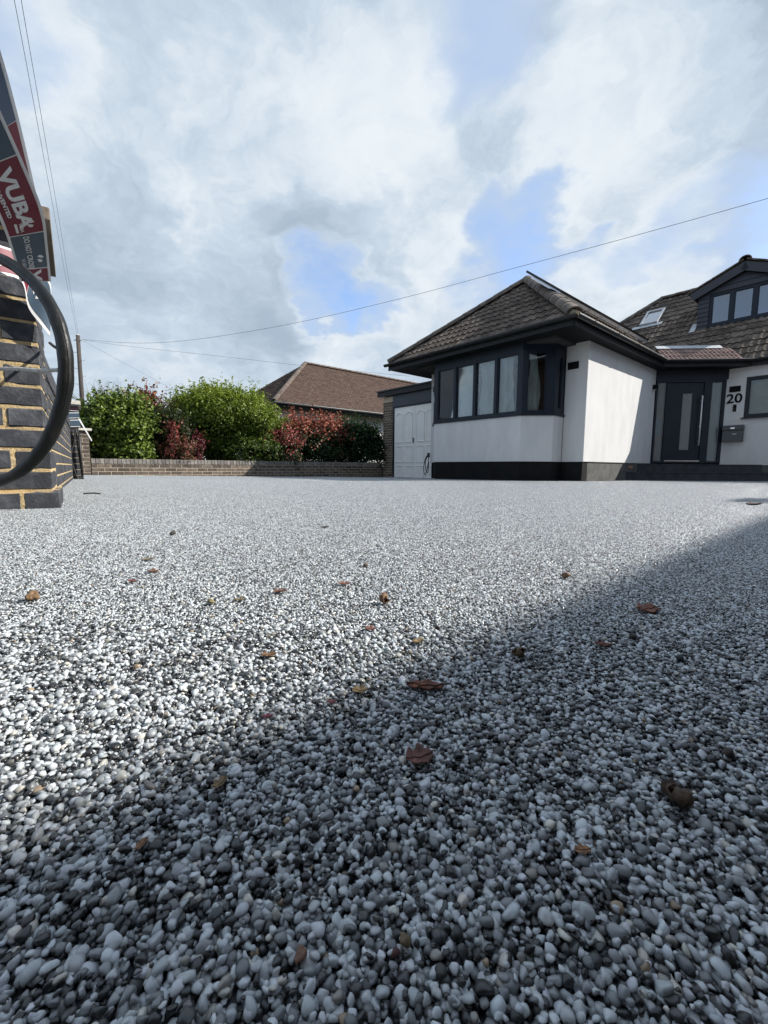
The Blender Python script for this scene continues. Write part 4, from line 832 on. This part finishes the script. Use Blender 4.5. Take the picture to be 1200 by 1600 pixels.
r2.strip(0, L2, 0, W2, 0, 'tape_strip', M_tapew, t2); q0, q1 = upos(r2, 185), upos(r2, 285)
for a, c, m in ((0, q0 - .002, M_tapebb), (q0, q1, M_taperb), (q1 + .002, L2, M_tapebb)): r2.strip(a, c, W2 * .1, W2 * .9, .0008, 'printed_panel', m, t2)
r2.text('VUBA', q0 + (q1 - q0) * .25, W2 * .38, W2 * .42, t2, M_tapew, off=.002, mirror=True); r2.text('DO NOT CROSS!', .05, W2 * .40, W2 * .3, t2, M_tapew, sx=.7, mirror=True)
st3 = [(-150, 300, -150, 352, 1.255), (-90, 345, -92, 398, 1.245), (-20, 376, -22, 424, 1.30), (34, 396, 32, 438, 1.375), (60, 420, 44, 480, 1.41), (78, 440, 62, 505, 1.435), (80, 470, 78, 524, 1.46)]
t3 = thing('barrier_tape', 'crumpled end of barrier tape wrapped low round the near pier behind the hose', 'barrier tape'); r3 = Ribbon(st3); W3 = r3.W; L3 = r3.len[-1]
r3.strip(0, L3, 0, W3, 0, 'tape_strip', M_tapew, t3); cut = L3 * .76; r3.strip(0, cut, W3 * .10, W3 * .93, .0008, 'printed_panel', M_taper, t3); r3.strip(cut + .003, L3, W3 * .10, W3 * .93, .0008, 'printed_panel', M_tapeb, t3)
r3.text('REINVENTED', L3 * .42, W3 * .3, W3 * .28, t3, M_tapew, sx=.8); emblem(r3, L3 * .82, W3 * .35, W3 * .3, t3, M_tapew)
# tape and cable on the second pier
t4 = thing('barrier_tape', 'barrier tape wound round the top of the second dark pier', 'barrier tape', pier2.location, RZ1)
def band(z0, z1, z0b, z1b, m, mw, e=.006):
    k = [(-.45, -.004 - e), (.004 + e, -.004 - e), (.004 + e, .45)]
    vs_ = [(x, y, za) for (x, y), za in zip(k, (z0, z0b, z0b))] + [(x, y, za) for (x, y), za in zip(k, (z1, z1b, z1b))]
    MB().add(vs_, [(0, 1, 4, 3), (1, 2, 5, 4)]).build('tape_strip', mw, t4)
    w = (z1 - z0) * .1; vs_ = [(x * (1 + .0) + (.0012 if i == 1 or i == 2 else 0), y - .0012, za + w) for i, ((x, y), za) in enumerate(zip(k, (z0, z0b, z0b)))] + [(x + (.0012 if i else 0), y - .0012, za - w) for i, ((x, y), za) in enumerate(zip(k, (z1, z1b, z1b)))]
    MB().add(vs_, [(0, 1, 4, 3), (1, 2, 5, 4)]).build('printed_panel', m, t4)
band(.895, .965, .895, .965, mat('tape_dark', (.03, .012, .02), rough=.35), M_tapew); band(.76, .84, .81, .88, M_tapeb, M_tapew, .010); band(.66, .75, .70, .79, M_tapeb, M_tapew, .014)
for s_, x, z, k in (('VUBA', -.30, .912, .05),):
    me = text_mesh(s_, k, .001); me.materials.append(M_tapew); link('lettering', me, t4, frame((x, -.0135 if z > .89 else -.0165, z), (1, 0, 0), (0, 0, 1), (0, -1, 0)))
MB().add([(.0, -.02, .80), (.02, -.02, .80), (.135, -.03, .53), (.125, -.03, .52)], [(0, 1, 2, 3)]).build('loose_end', M_tapew, t4)
c2 = spline([(-.03, -.03, .66), (-.02, -.035, .40), (.0, -.04, .10), (-.01, -.06, .045), (-.05, -.06, .05), (-.10, -.05, .30), (-.06, -.04, .50), (-.03, -.035, .68)], 6); t = thing('cable', 'thin black cable hanging in a loop on the second dark pier', 'cable', pier2.location, RZ1)
MB().tube(c2, .009, 7).build('cable_run', M_wire, t, True)
MB().tube([(.0, -.045, .62), (.005, -.045, .03)], .013, 7).build('cable_drop', M_wire, t, True)
cg = HM; t = at_house('cable', 'black cable coil hanging on the wall corner beside the garage door', 'cable', (-.02, 4.14, .0))
MB().tube(spline([(-.03, .0, .50), (-.06, .07, .40), (-.05, .15, .15), (-.05, .10, -.05), (-.05, .02, .10), (-.04, -.02, .35), (-.03, .02, .46), (-.05, .09, .30), (-.05, .06, .08), (-.04, .0, .02), (-.03, -.02, .3)], 5), .011, 6).build('cable_run', M_wire, t, True)
MB().box(-.05, .0, -.03, .03, .42, .54).build('junction_box', M_wire, t, False, .006)
# ------------------------------------------------------------------ telegraph pole and wires
pb = at(128, 620, 24.0); pole = thing('telegraph_pole', 'slender wooden telegraph pole with step irons behind the hedge', 'telegraph pole', (pb.x, pb.y, -.6))
ptop = at(125.5, 524, 24.0); ph_ = ptop.z + .6
MB().tube([(0, 0, 0), (0, 0, ph_ * .5), (0, 0, ph_)], [.125, .112, .095], 12).build('pole_shaft', M_wood, pole, True); MB().tube([(0, 0, ph_), (0, 0, ph_ + .05)], [.10, .05], 12).build('pole_cap', M_galv, pole)
for i in range(12):
    z = ph_ - .9 - i * .42; s_ = 1 if i % 2 else -1; MB().tube([(0, 0, z), (s_ * .30, 0, z), (s_ * .30, 0, z + .05)], .011, 5).build('step_iron', M_galv, pole)
MB().tube([(-.22, 0, ph_ - .25), (.22, 0, ph_ - .25)], .03, 6).build('bracket', M_galv, pole)
def wire(label, q, r_):
    o = MB().tube(spline([pz(*p) for p in q], 10), r_, 5).build('overhead_wire', M_wire, None, True); tag(o, label, 'wire', 'overhead wires')
ZP = 23.9
wire('overhead wire sagging from the pole and rising across the sky over the bungalow', [(128, 530, ZP), (210, 536, 22.5), (300, 531, 21), (450, 507, 18.8), (620, 468, 16.6), (800, 420, 14.5), (1000, 366, 12.5), (1200, 310, 11), (1400, 252, 9.8)], .0068)
wire('faint overhead wire from the pole towards the neighbouring roof', [(129, 531, ZP), (200, 541, 23.5), (330, 555, 23), (480, 572, 22.5), (640, 588, 22)], .0055)
wire('left one of the two steep wires from the pole to the upper left', [(121, 525, ZP), (104, 440, 17.5), (84, 330, 12.5), (58, 190, 8.9), (30, 40, 6.9), (0, -110, 5.6)], .0042)
wire('right one of the two steep wires from the pole to the upper left', [(123, 525, ZP), (108, 440, 17.5), (90, 330, 12.5), (66, 190, 8.9), (40, 40, 6.9), (14, -110, 5.6)], .0042)
wire('thin wire dropping from the pole behind the leafy hedge', [(129, 532, ZP), (180, 560, 24.5), (258, 602, 25.5), (300, 628, 26)], .005)
# ------------------------------------------------------------------ shrubs behind the low wall
def bed(px, off):                                             # point off metres behind the low wall, in line with an image column
    o = Vector((P3.x - AX.y * off, P3.y + AX.x * off)); d = ray(px, 729); k = (d.x / d.y); t_ = (k * o.y - o.x) / (AX.x - k * AX.y); return o + AX * t_
def leaf_mesh(name, pos, nrm, size, col, m, parent, asp=.55, fold=.18):
    n = len(pos); a = RNG.normal(size=(n, 3)); a -= (a * nrm).sum(1)[:, None] * nrm; a /= np.linalg.norm(a, axis=1)[:, None] + 1e-9; b_ = np.cross(nrm, a); s = size[:, None]
    v = np.stack([pos - a * s * .5, pos + b_ * s * asp * .5 + nrm * s * fold, pos + a * s * .5 - nrm * s * fold * .5, pos - b_ * s * asp * .5 + nrm * s * fold], 1).reshape(-1, 3)
    i = np.arange(n)[:, None] * 4; f = np.concatenate([i + np.array([[0, 1, 2]]), i + np.array([[0, 2, 3]])], 0)
    me = fast_mesh(name, v, f, m, False, np.repeat(col, 4, axis=0), 'lcol'); o = link(name, me, parent); o['kind'] = 'stuff'; return o
M_leaf = mat('leaf', (0, 0, 0), None, rough=.42, attr=('GEOMETRY', 'lcol'), translucent=.32, spec=.35)
M_leafg = mat('leaf_glossy', (0, 0, 0), None, rough=.42, attr=('GEOMETRY', 'lcol'), translucent=.25, spec=.3)
M_twig = mat('twig', (.085, .065, .048), (.05, .04, .03), rough=.95, scale=12)
def crown_points(lobes, n, shell=.35, out=.06):
    vol = np.array([l[3] * l[4] * l[5] for l in lobes]) ** .67; pick = RNG.choice(len(lobes), n, p=vol / vol.sum()); L_ = np.array(lobes)[pick]
    d = RNG.normal(size=(n, 3)); d[:, 2] = np.where((d[:, 2] < 0) & (RNG.random(n) < .35), -d[:, 2], d[:, 2]); d /= np.linalg.norm(d, axis=1)[:, None]
    r_ = 1 - shell * RNG.random(n) ** 1.5 + RNG.normal(0, out, n); r_ *= 1 + .09 * np.sin(d[:, 0] * 7 + L_[:, 0] * 9) * np.sin(d[:, 2] * 6 + L_[:, 1] * 5)
    return L_[:, :3] + d * L_[:, 3:6] * r_[:, None], d
def shrub(name, label, cat, px, hw, ytop, off, n, lsize, colf, m=None, asp=.55, depth=.8, nl=9, ybot=722, group=None, stems=5, seed=1, shell=.4, tuft=.0, sprig=.22):
    rg = random.Random(seed); c = bed(px, off); S_ = c.y / FPX; zt = at(px, ytop, c.y).z; zb = .08; hwm = hw * S_; Hh = zt - zb
    t = thing(name, label, cat, (c.x, c.y, zb), 0, group); lobes = [(0, 0, Hh * .50, hwm * .82, hwm * depth * .8, Hh * .46), (-hwm * .4, -.1, Hh * .22, hwm * .55, hwm * depth * .6, Hh * .26), (hwm * .4, -.1, Hh * .22, hwm * .55, hwm * depth * .6, Hh * .26)]
    for i in range(nl):
        x = rg.uniform(-1, 1); zz = rg.uniform(.25, .78) ; sc_ = rg.uniform(.28, .45); prof = math.sqrt(max(.05, 1 - (x * .9) ** 2))
        lobes.append((x * hwm * .70, rg.uniform(-.7, .4) * hwm * depth * .6, min(zz, .30 + .5 * prof) * Hh, hwm * sc_, hwm * sc_ * depth, Hh * sc_ * .62 * prof + .02))
    pos, d = crown_points(lobes, n, shell); keep = pos[:, 2] > .0; keep &= pos[:, 2] < Hh * (1.0 + tuft); pos, d = pos[keep], d[keep]
    ns = max(6, int(len(pos) * sprig / 9)); pick = RNG.choice(np.flatnonzero(pos[:, 2] > Hh * .45), ns); dirs = d[pick] * np.array([1, .6, 1]) + np.array([0, 0, .7]) + RNG.normal(0, .35, (ns, 3)); dirs /= np.linalg.norm(dirs, axis=1)[:, None]
    ext = [pos[pick] + dirs * (lsize * (.5 + q * .5) * RNG.uniform(.6, 1.2, (ns, 1))) + RNG.normal(0, lsize * .22, (ns, 3)) for q in range(9)]; pos = np.concatenate([pos] + ext); d = np.concatenate([d] + [dirs] * 9)
    nr_ = d * .6 + RNG.normal(0, .55, d.shape) + np.array([0, 0, .35]); nr_ /= np.linalg.norm(nr_, axis=1)[:, None]
    sz = lsize * RNG.uniform(.6, 1.25, len(pos)); col = colf(pos / np.array([hwm, hwm, Hh]), len(pos))
    for i in range(stems):
        x = rg.uniform(-.5, .5) * hwm; pth = [(x * .4, rg.uniform(-.05, .05), -.1), (x * .8, rg.uniform(-.1, .1), Hh * .35), (x * 1.3, rg.uniform(-.15, .1), Hh * .75)]
        MB().tube(pth, [.022, .015, .006], 5).build('stem', M_twig, t, True)
    leaf_mesh('crown', pos, nr_, sz, col, m or M_leaf, t, asp); return t
def pal(c1, c2, p=1.0, jit=.25):
    c1, c2 = np.array(c1), np.array(c2)
    def f(q, n):
        k = (RNG.random(n) ** p)[:, None]; c = (c1 + (c2 - c1) * k) * (1 + RNG.uniform(-jit, jit, (n, 1))); return np.column_stack([np.clip(c, .003, .8), np.ones(n)])
    return f
def young(low, red, z0, z1, frac=.85):                         # red young leaves towards the top
    base = pal(*low); top = pal(*red)
    def f(q, n):
        k = np.clip((q[:, 2] + RNG.normal(0, .12, n) - z0) / (z1 - z0), 0, 1) * frac; s = (RNG.random(n) < k)[:, None]; return np.where(s, top(q, n), base(q, n))
    return f
GR1 = ((.03, .065, .012), (.12, .19, .03)); GRD = ((.010, .028, .010), (.035, .075, .024)); RED = ((.24, .05, .05), (.42, .15, .12)); ORR = ((.26, .07, .035), (.30, .13, .06)); DRED = ((.10, .022, .03), (.18, .045, .05))
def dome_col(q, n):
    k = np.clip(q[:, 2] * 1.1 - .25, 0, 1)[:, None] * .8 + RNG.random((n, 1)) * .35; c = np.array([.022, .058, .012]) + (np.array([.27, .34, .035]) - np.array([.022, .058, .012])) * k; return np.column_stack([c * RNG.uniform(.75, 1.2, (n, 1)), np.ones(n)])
shrub('ivy_bush', 'broad mid green leafy bush right of the far brick pier', 'bush', 180, 66, 622, .9, 24000, .085, pal((.045, .08, .014), (.20, .27, .045)), M_leafg, .7, seed=3)
shrub('red_leaf_bush', 'dark red leaved bush showing above the left green bush', 'bush', 188, 34, 612, 2.0, 3500, .07, young(GRD, DRED, .45, .75), M_leafg, seed=4)
shrub('red_leaf_bush', 'orange red sparse bush top between the two green bushes', 'bush', 236, 32, 604, 1.8, 4200, .085, young(((.05, .05, .02), (.1, .08, .03)), ORR, .4, .7), M_leafg, seed=5, shell=.5)
shrub('twiggy_bush', 'thin dull green twiggy bush in the gap left of the big green dome', 'bush', 250, 58, 632, 1.0, 15000, .06, pal((.02, .035, .012), (.07, .085, .03)), None, seed=6, stems=14, shell=.6)
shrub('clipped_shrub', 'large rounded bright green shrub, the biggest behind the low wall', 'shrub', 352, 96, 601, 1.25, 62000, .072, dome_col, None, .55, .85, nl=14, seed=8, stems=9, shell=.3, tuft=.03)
shrub('red_leaf_bush', 'low bush with pinkish red leaves in front of the big green shrub', 'bush', 280, 30, 682, .42, 3400, .065, young(((.06, .05, .02), (.12, .08, .035)), RED, .2, .9, .6), M_leafg, seed=9)
shrub('red_leaf_bush', 'small sprig of bright red leaves at the left edge of the big green shrub', 'bush', 272, 12, 652, .35, 500, .07, pal(*RED), M_leafg, seed=10, nl=4); shrub('red_leaf_bush', 'small sprig of deep red leaves low in front of the big green shrub', 'bush', 311, 11, 670, .40, 420, .07, pal(*DRED), M_leafg, seed=11, nl=4)
shrub('photinia', 'low photinia with many crimson leaves right of the big green shrub', 'shrub', 430, 46, 662, .6, 9000, .075, young(GRD, RED, .15, .7, .8), M_leafg, seed=12, shell=.55)
shrub('photinia', 'tall photinia with orange red top below the neighbouring roof', 'shrub', 482, 68, 647, 1.15, 16000, .085, young(GRD, ((.28, .07, .05), (.46, .18, .12)), .45, .75, .9), M_leafg, seed=13, shell=.6, nl=12)
shrub('laurel', 'dark green glossy laurel next to the garage pier', 'shrub', 556, 56, 661, .8, 15000, .10, young(((.008, .022, .010), (.028, .058, .022)), ((.05, .11, .025), (.11, .19, .04)), .72, .95, .7), M_leafg, .5, seed=14, nl=12, shell=.5)
shrub('photinia', 'thin photinia branch rising above the red hedge', 'shrub', 421, 22, 645, 1.3, 1500, .08, pal(*ORR), M_leafg, seed=15, nl=5)
# bare bush on the skyline
c = bed(190, 3.4); bt_ = thing('bare_bush', 'leafless twiggy bush against the sky above the left hedge', 'bush', (c.x, c.y, .1))
def twigs(b, p, d, L, r_, dep, rg):
    q = p + d * L; b.tube([p, (p + q) / 2 + Vector((rg.uniform(-1, 1), 0, rg.uniform(-1, 1))) * L * .06, q], [r_, r_ * .8, r_ * .55], 4, cap=False)
    if dep:
        for _ in range(3): twigs(b, p.lerp(q, rg.uniform(.55, 1)), (d + Vector((rg.uniform(-.6, .6), rg.uniform(-.4, .4), rg.uniform(-.25, .45)))).normalized(), L * rg.uniform(.55, .75), r_ * .6, dep - 1, rg)
rg = random.Random(5)
for i in range(7):
    b = MB(); twigs(b, Vector((rg.uniform(-.3, .3), 0, 0)), Vector((rg.uniform(-.45, .45), 0, 1)).normalized(), 1.15, .014, 3, rg); b.build('branch', M_twig, bt_)
# strappy grass clump and the dark lid beside it
c = bed(203, .5); gt = thing('grass_clump', 'strappy yellow green grass clump behind the low wall', 'grass', (c.x, c.y, .1)); M_blade = mat('blade', (.20, .21, .10), (.12, .16, .06), rough=.6, scale=6, rnd=.3)
for i in range(44):
    a = rg.uniform(0, 6.28); L = rg.uniform(.28, .55); dx, dy = math.cos(a), math.sin(a); w = .011; p = [Vector((dx * L * t_ * .75, dy * L * t_ * .75, L * (t_ * 1.1 - t_ * t_ * rg.uniform(.5, .9)))) for t_ in (0, .35, .7, 1)]; sd = Vector((-dy, dx, 0)) * w
    MB().add([q + s_ * sd * k for q, k in zip(p, (1, .9, .6, .1)) for s_ in (-1, 1)], [(0, 1, 3, 2), (2, 3, 5, 4), (4, 5, 7, 6)]).build('blade', M_blade, gt)
c = bed(216, .45); lid = thing('garden_tub', 'dark blue upturned plastic tub among the plants behind the low wall', 'tub', (c.x, c.y, .12)); rr = [(.20, 0), (.195, .06), (.18, .17), (.15, .205), (.0, .215)]; sg = 20
MB().add([(r_ * math.cos(2 * math.pi * k / sg), r_ * math.sin(2 * math.pi * k / sg), z) for r_, z in rr for k in range(sg)], [(i * sg + k, i * sg + (k + 1) % sg, (i + 1) * sg + (k + 1) % sg, (i + 1) * sg + k) for i in range(4) for k in range(sg)]).build('tub_shell', mat('navy_plastic', (.012, .018, .045), rough=.25), lid, True)
MB().tube([(.2 * math.cos(2 * math.pi * k / 24), .2 * math.sin(2 * math.pi * k / 24), .004) for k in range(25)], .012, 6).build('rim', MATS['navy_plastic'], lid, True)
# ------------------------------------------------------------------ leaf litter on the driveway
def litter_mat(c):
    c = tuple(q * .72 + .02 * k for q, k in zip(c, (.6, .8, .9))); return mat('litter_%.2f_%.2f_%.2f' % c, c, tuple(x * .42 for x in c), rough=.7, scale=220, detail=4, bump=.6, bscale=500, bdist=.001)
def curl_leaf(x, y, wpx, c, label, seed, asp=.6, curl=.6, yaw=None, name='dry_leaf'):
    rg = random.Random(seed); p = on_ground(x, y); Z = (p - CAM).dot(Fw); w = wpx / FPX * Z * (1.2 if wpx < 22 else 1.0); nu, nv = 12, 7; vs_ = []
    for i in range(nu + 1):
        u = i / nu * 2 - 1; hw = asp * (1 - abs(u) ** 2.2) ** .6 * (1 + .22 * math.sin(u * 9 + seed)) + .03
        for j in range(nv + 1):
            v = (j / nv * 2 - 1) * hw; z = curl * (.35 * v * v / max(.1, asp) + .22 * u * u) + .10 * math.sin(u * 5 + seed) * v + .05 * math.sin(u * 8 + v * 11 + seed) + .09 * abs(v) * math.sin(u * 3 + seed * 2)
            vs_.append((u * w / 2, v * w / 2, z * w / 2))
    f = [(i * (nv + 1) + j, (i + 1) * (nv + 1) + j, (i + 1) * (nv + 1) + j + 1, i * (nv + 1) + j + 1) for i in range(nu) for j in range(nv)]
    mz = min(v[2] for v in vs_); vs_ = [(a, b_, z - mz) for a, b_, z in vs_]
    t = thing(name, label, 'leaf', (p.x, p.y, g(p.x, p.y) + .0022), yaw if yaw is not None else rg.uniform(-.5, .5), 'litter on the driveway')
    o = MB().add(vs_, f).build('blade', litter_mat(c), t, True); sm = o.modifiers.new('thickness', 'SOLIDIFY'); sm.thickness = w * .035
    MB().tube([(vs_[i * (nv + 1) + nv // 2][0], 0, vs_[i * (nv + 1) + nv // 2][2] + w * .02) for i in range(nu + 1)] + [(w * .66, w * .03, w * .10)], w * .022, 5).build('midrib', litter_mat(tuple(q * .6 for q in c)), t, True)
def husk(x, y, wpx, c, label, seed, lumps=3, cat='husk', name='seed_husk'):
    rg = np.random.default_rng(seed); p = on_ground(x, y); Z = (p - CAM).dot(Fw); w = wpx / FPX * Z * (1.25 if wpx < 22 else 1.0)
    t = thing(name, label, cat, (p.x, p.y, g(p.x, p.y) + .001), float(rg.uniform(0, 6)), 'litter on the driveway')
    for i in range(lumps):
        if lumps == 1:
            v, f = pebble_shape(2, seed * 31); s = w * .5 * rg.uniform(.8, 1.0); v = v * s; v[:, 2] += s * .5; link('husk_shell', fast_mesh('husk', v, f, litter_mat(c), True), t); continue
        # an open, ragged cup lying on its side
        nu, nv = 14, 6; s = w * rg.uniform(.26, .36); ph = rg.uniform(0, 6, 3); vs_ = []
        for a in range(nu):
            th = 2 * math.pi * a / nu
            for q in range(nv + 1):
                k = q / nv; r_ = s * (math.sin(k * 2.1) * (1 + .14 * math.sin(3 * th + ph[0]) + .07 * math.sin(7 * th + ph[1] + 3 * k)) + .02); z = s * (-math.cos(k * 2.1) * .9 + .18 * k * math.sin(4 * th + ph[2])); vs_.append(Vector((r_ * math.cos(th), r_ * math.sin(th) * .85, z)))
        rot = Matrix.Rotation(rg.uniform(.6, 1.4) * (1 if i % 2 else -1), 3, 'Y') @ Matrix.Rotation(rg.uniform(-.5, .9), 3, 'X'); vs_ = [rot @ p_ for p_ in vs_]; mz = min(p_.z for p_ in vs_)
        vs_ = [p_ + Vector(((i - (lumps - 1) / 2) * w * .33, rg.uniform(-.10, .10) * w, -mz)) for p_ in vs_]; n1 = nv + 1
        o = MB().add(vs_, [(a * n1 + q, ((a + 1) % nu) * n1 + q, ((a + 1) % nu) * n1 + q + 1, a * n1 + q + 1) for a in range(nu) for q in range(nv)]).build('husk_cup', litter_mat(c), t, True); o.modifiers.new('thickness', 'SOLIDIFY').thickness = w * .03
    if lumps > 1: MB().tube([(-w * .3, 0, w * .2), (-w * .45, w * .1, w * .34)], w * .025, 5).build('stalk', litter_mat(tuple(q * .6 for q in c)), t)
RB, BRN, TAN, OCH, DRK = (.30, .085, .035), (.16, .055, .025), (.36, .22, .11), (.42, .27, .10), (.05, .038, .028)
curl_leaf(1012, 955, 36, (.34, .10, .045), 'reddish brown curled leaf lying in the shade at the right', 3, .8, .6, .2); curl_leaf(664, 1077, 58, RB, 'long rust brown leaf lying flat just right of the picture centre', 7, .34, .5, -.12)
curl_leaf(655, 1190, 44, (.24, .075, .05), 'crumpled dark brown leaf below the long rust brown leaf', 12, .85, .9, .3); husk(1054, 1254, 42, (.11, .06, .025), 'large brown split husk on shaded grains at the lower right', 5, 3)
husk(1138, 1183, 27, (.07, .04, .025), 'small dark brown husk above the large split husk', 6, 1); curl_leaf(943, 1011, 24, RB, 'small rust leaf left of and below the reddish curled leaf', 8, .55, .5); husk(990, 999, 15, DRK, 'tiny dark bud just below the reddish curled leaf', 9, 1)
husk(810, 1028, 19, (.22, .13, .06), 'light brown bud in the middle of the shadow edge', 10, 2); husk(885, 904, 15, (.24, .12, .05), 'round brown bud on sunlit grains below the white wall', 11, 1); husk(600, 944, 17, (.26, .13, .05), 'brown bud on sunlit grains at the picture centre', 13, 2)
curl_leaf(578, 986, 15, (.34, .12, .07), 'small pinkish brown curl below the centre bud', 14, .7, .9); curl_leaf(653, 1006, 16, OCH, 'small ochre curl right of the pinkish brown curl', 15, .6, .9); curl_leaf(437, 927, 16, (.30, .13, .07), 'brown curl on the sunlit grains left of centre', 16, .7, .8)
curl_leaf(538, 915, 15, (.40, .17, .11), 'pale red curl between two brown buds left of centre', 17, .7, .8); husk(330, 945, 14, (.30, .24, .10), 'yellowish bud left of the brown curl', 18, 1); curl_leaf(374, 940, 15, (.34, .26, .13), 'dull yellow scale beside the yellowish bud', 19, .6, .7)
curl_leaf(240, 895, 14, (.40, .16, .09), 'rusty curl on the sunlit grains toward the near pier', 20, .7, .9); curl_leaf(207, 911, 13, (.28, .07, .04), 'small dark red curl left of the rusty curl', 21, .6, .8); curl_leaf(232, 876, 15, (.46, .36, .22), 'straw coloured scale above the rusty curl', 22, .5, .5)
husk(52, 939, 18, (.32, .18, .08), 'brown husk at the left edge of the sunlit grains', 23, 2); curl_leaf(420, 1028, 24, (.30, .15, .06), 'brown and dark folded leaf scrap left of the long rust leaf', 24, .55, .8); curl_leaf(562, 1084, 20, OCH, 'ochre crumpled scrap left of the long rust leaf', 25, .8, .9)
curl_leaf(418, 1125, 14, (.16, .01, .03), 'tiny deep red petal on the shadow edge', 26, .5, .8); curl_leaf(518, 1102, 13, (.22, .05, .06), 'tiny dull red scrap below the ochre scrap', 27, .6, .7); curl_leaf(344, 1232, 28, (.36, .24, .12), 'tan forked leaf scrap standing up in the lower left', 28, .5, 1.3, 1.1)
curl_leaf(222, 1328, 24, (.40, .20, .09), 'orange tan curled scale at the lower left', 29, .45, 1.2, 1.3); husk(470, 1502, 32, (.30, .15, .08), 'flat brown stone chip near the bottom edge', 30, 1, 'stone', 'stone_chip'); husk(632, 1478, 30, (.22, .15, .06), 'speckled ochre stone near the bottom edge', 31, 1, 'stone', 'stone_chip')
husk(618, 1500, 18, (.12, .025, .02), 'small dark red stone beside the speckled ochre stone', 32, 1, 'stone', 'stone_chip'); curl_leaf(910, 1336, 26, (.40, .19, .07), 'orange brown fleck on shaded grains at the lower right', 33, .6, .5); husk(1063, 1034, 12, (.03, .032, .035), 'black chip under the reddish curled leaf', 34, 1, 'stone', 'stone_chip')
curl_leaf(507, 825, 10, DRK, 'dark fleck far up the drive left of centre', 35, .5, .6); husk(571, 886, 11, (.16, .09, .05), 'dark brown bud above the centre bud', 36, 1); husk(270, 836, 10, DRK, 'dark bud on the drive toward the low wall', 37, 1)
curl_leaf(1177, 789, 20, (.12, .06, .04), 'dark leaf lying far up the drive at the right edge', 38, .5, .7); curl_leaf(205, 911, 8, DRK, 'black fleck touching the dark red curl', 39, .5, .6) if False else None
p = on_ground(143, 773); o = MB().tube(spline([(p.x - .045, p.y, g(p.x, p.y) + .006), (p.x, p.y + .01, g(p.x, p.y) + .009), (p.x + .05, p.y, g(p.x, p.y) + .006)], 4), .004, 6).build('twig', litter_mat(DRK), None, True); tag(o, 'thin dark twig on the drive near the left pier', 'twig')
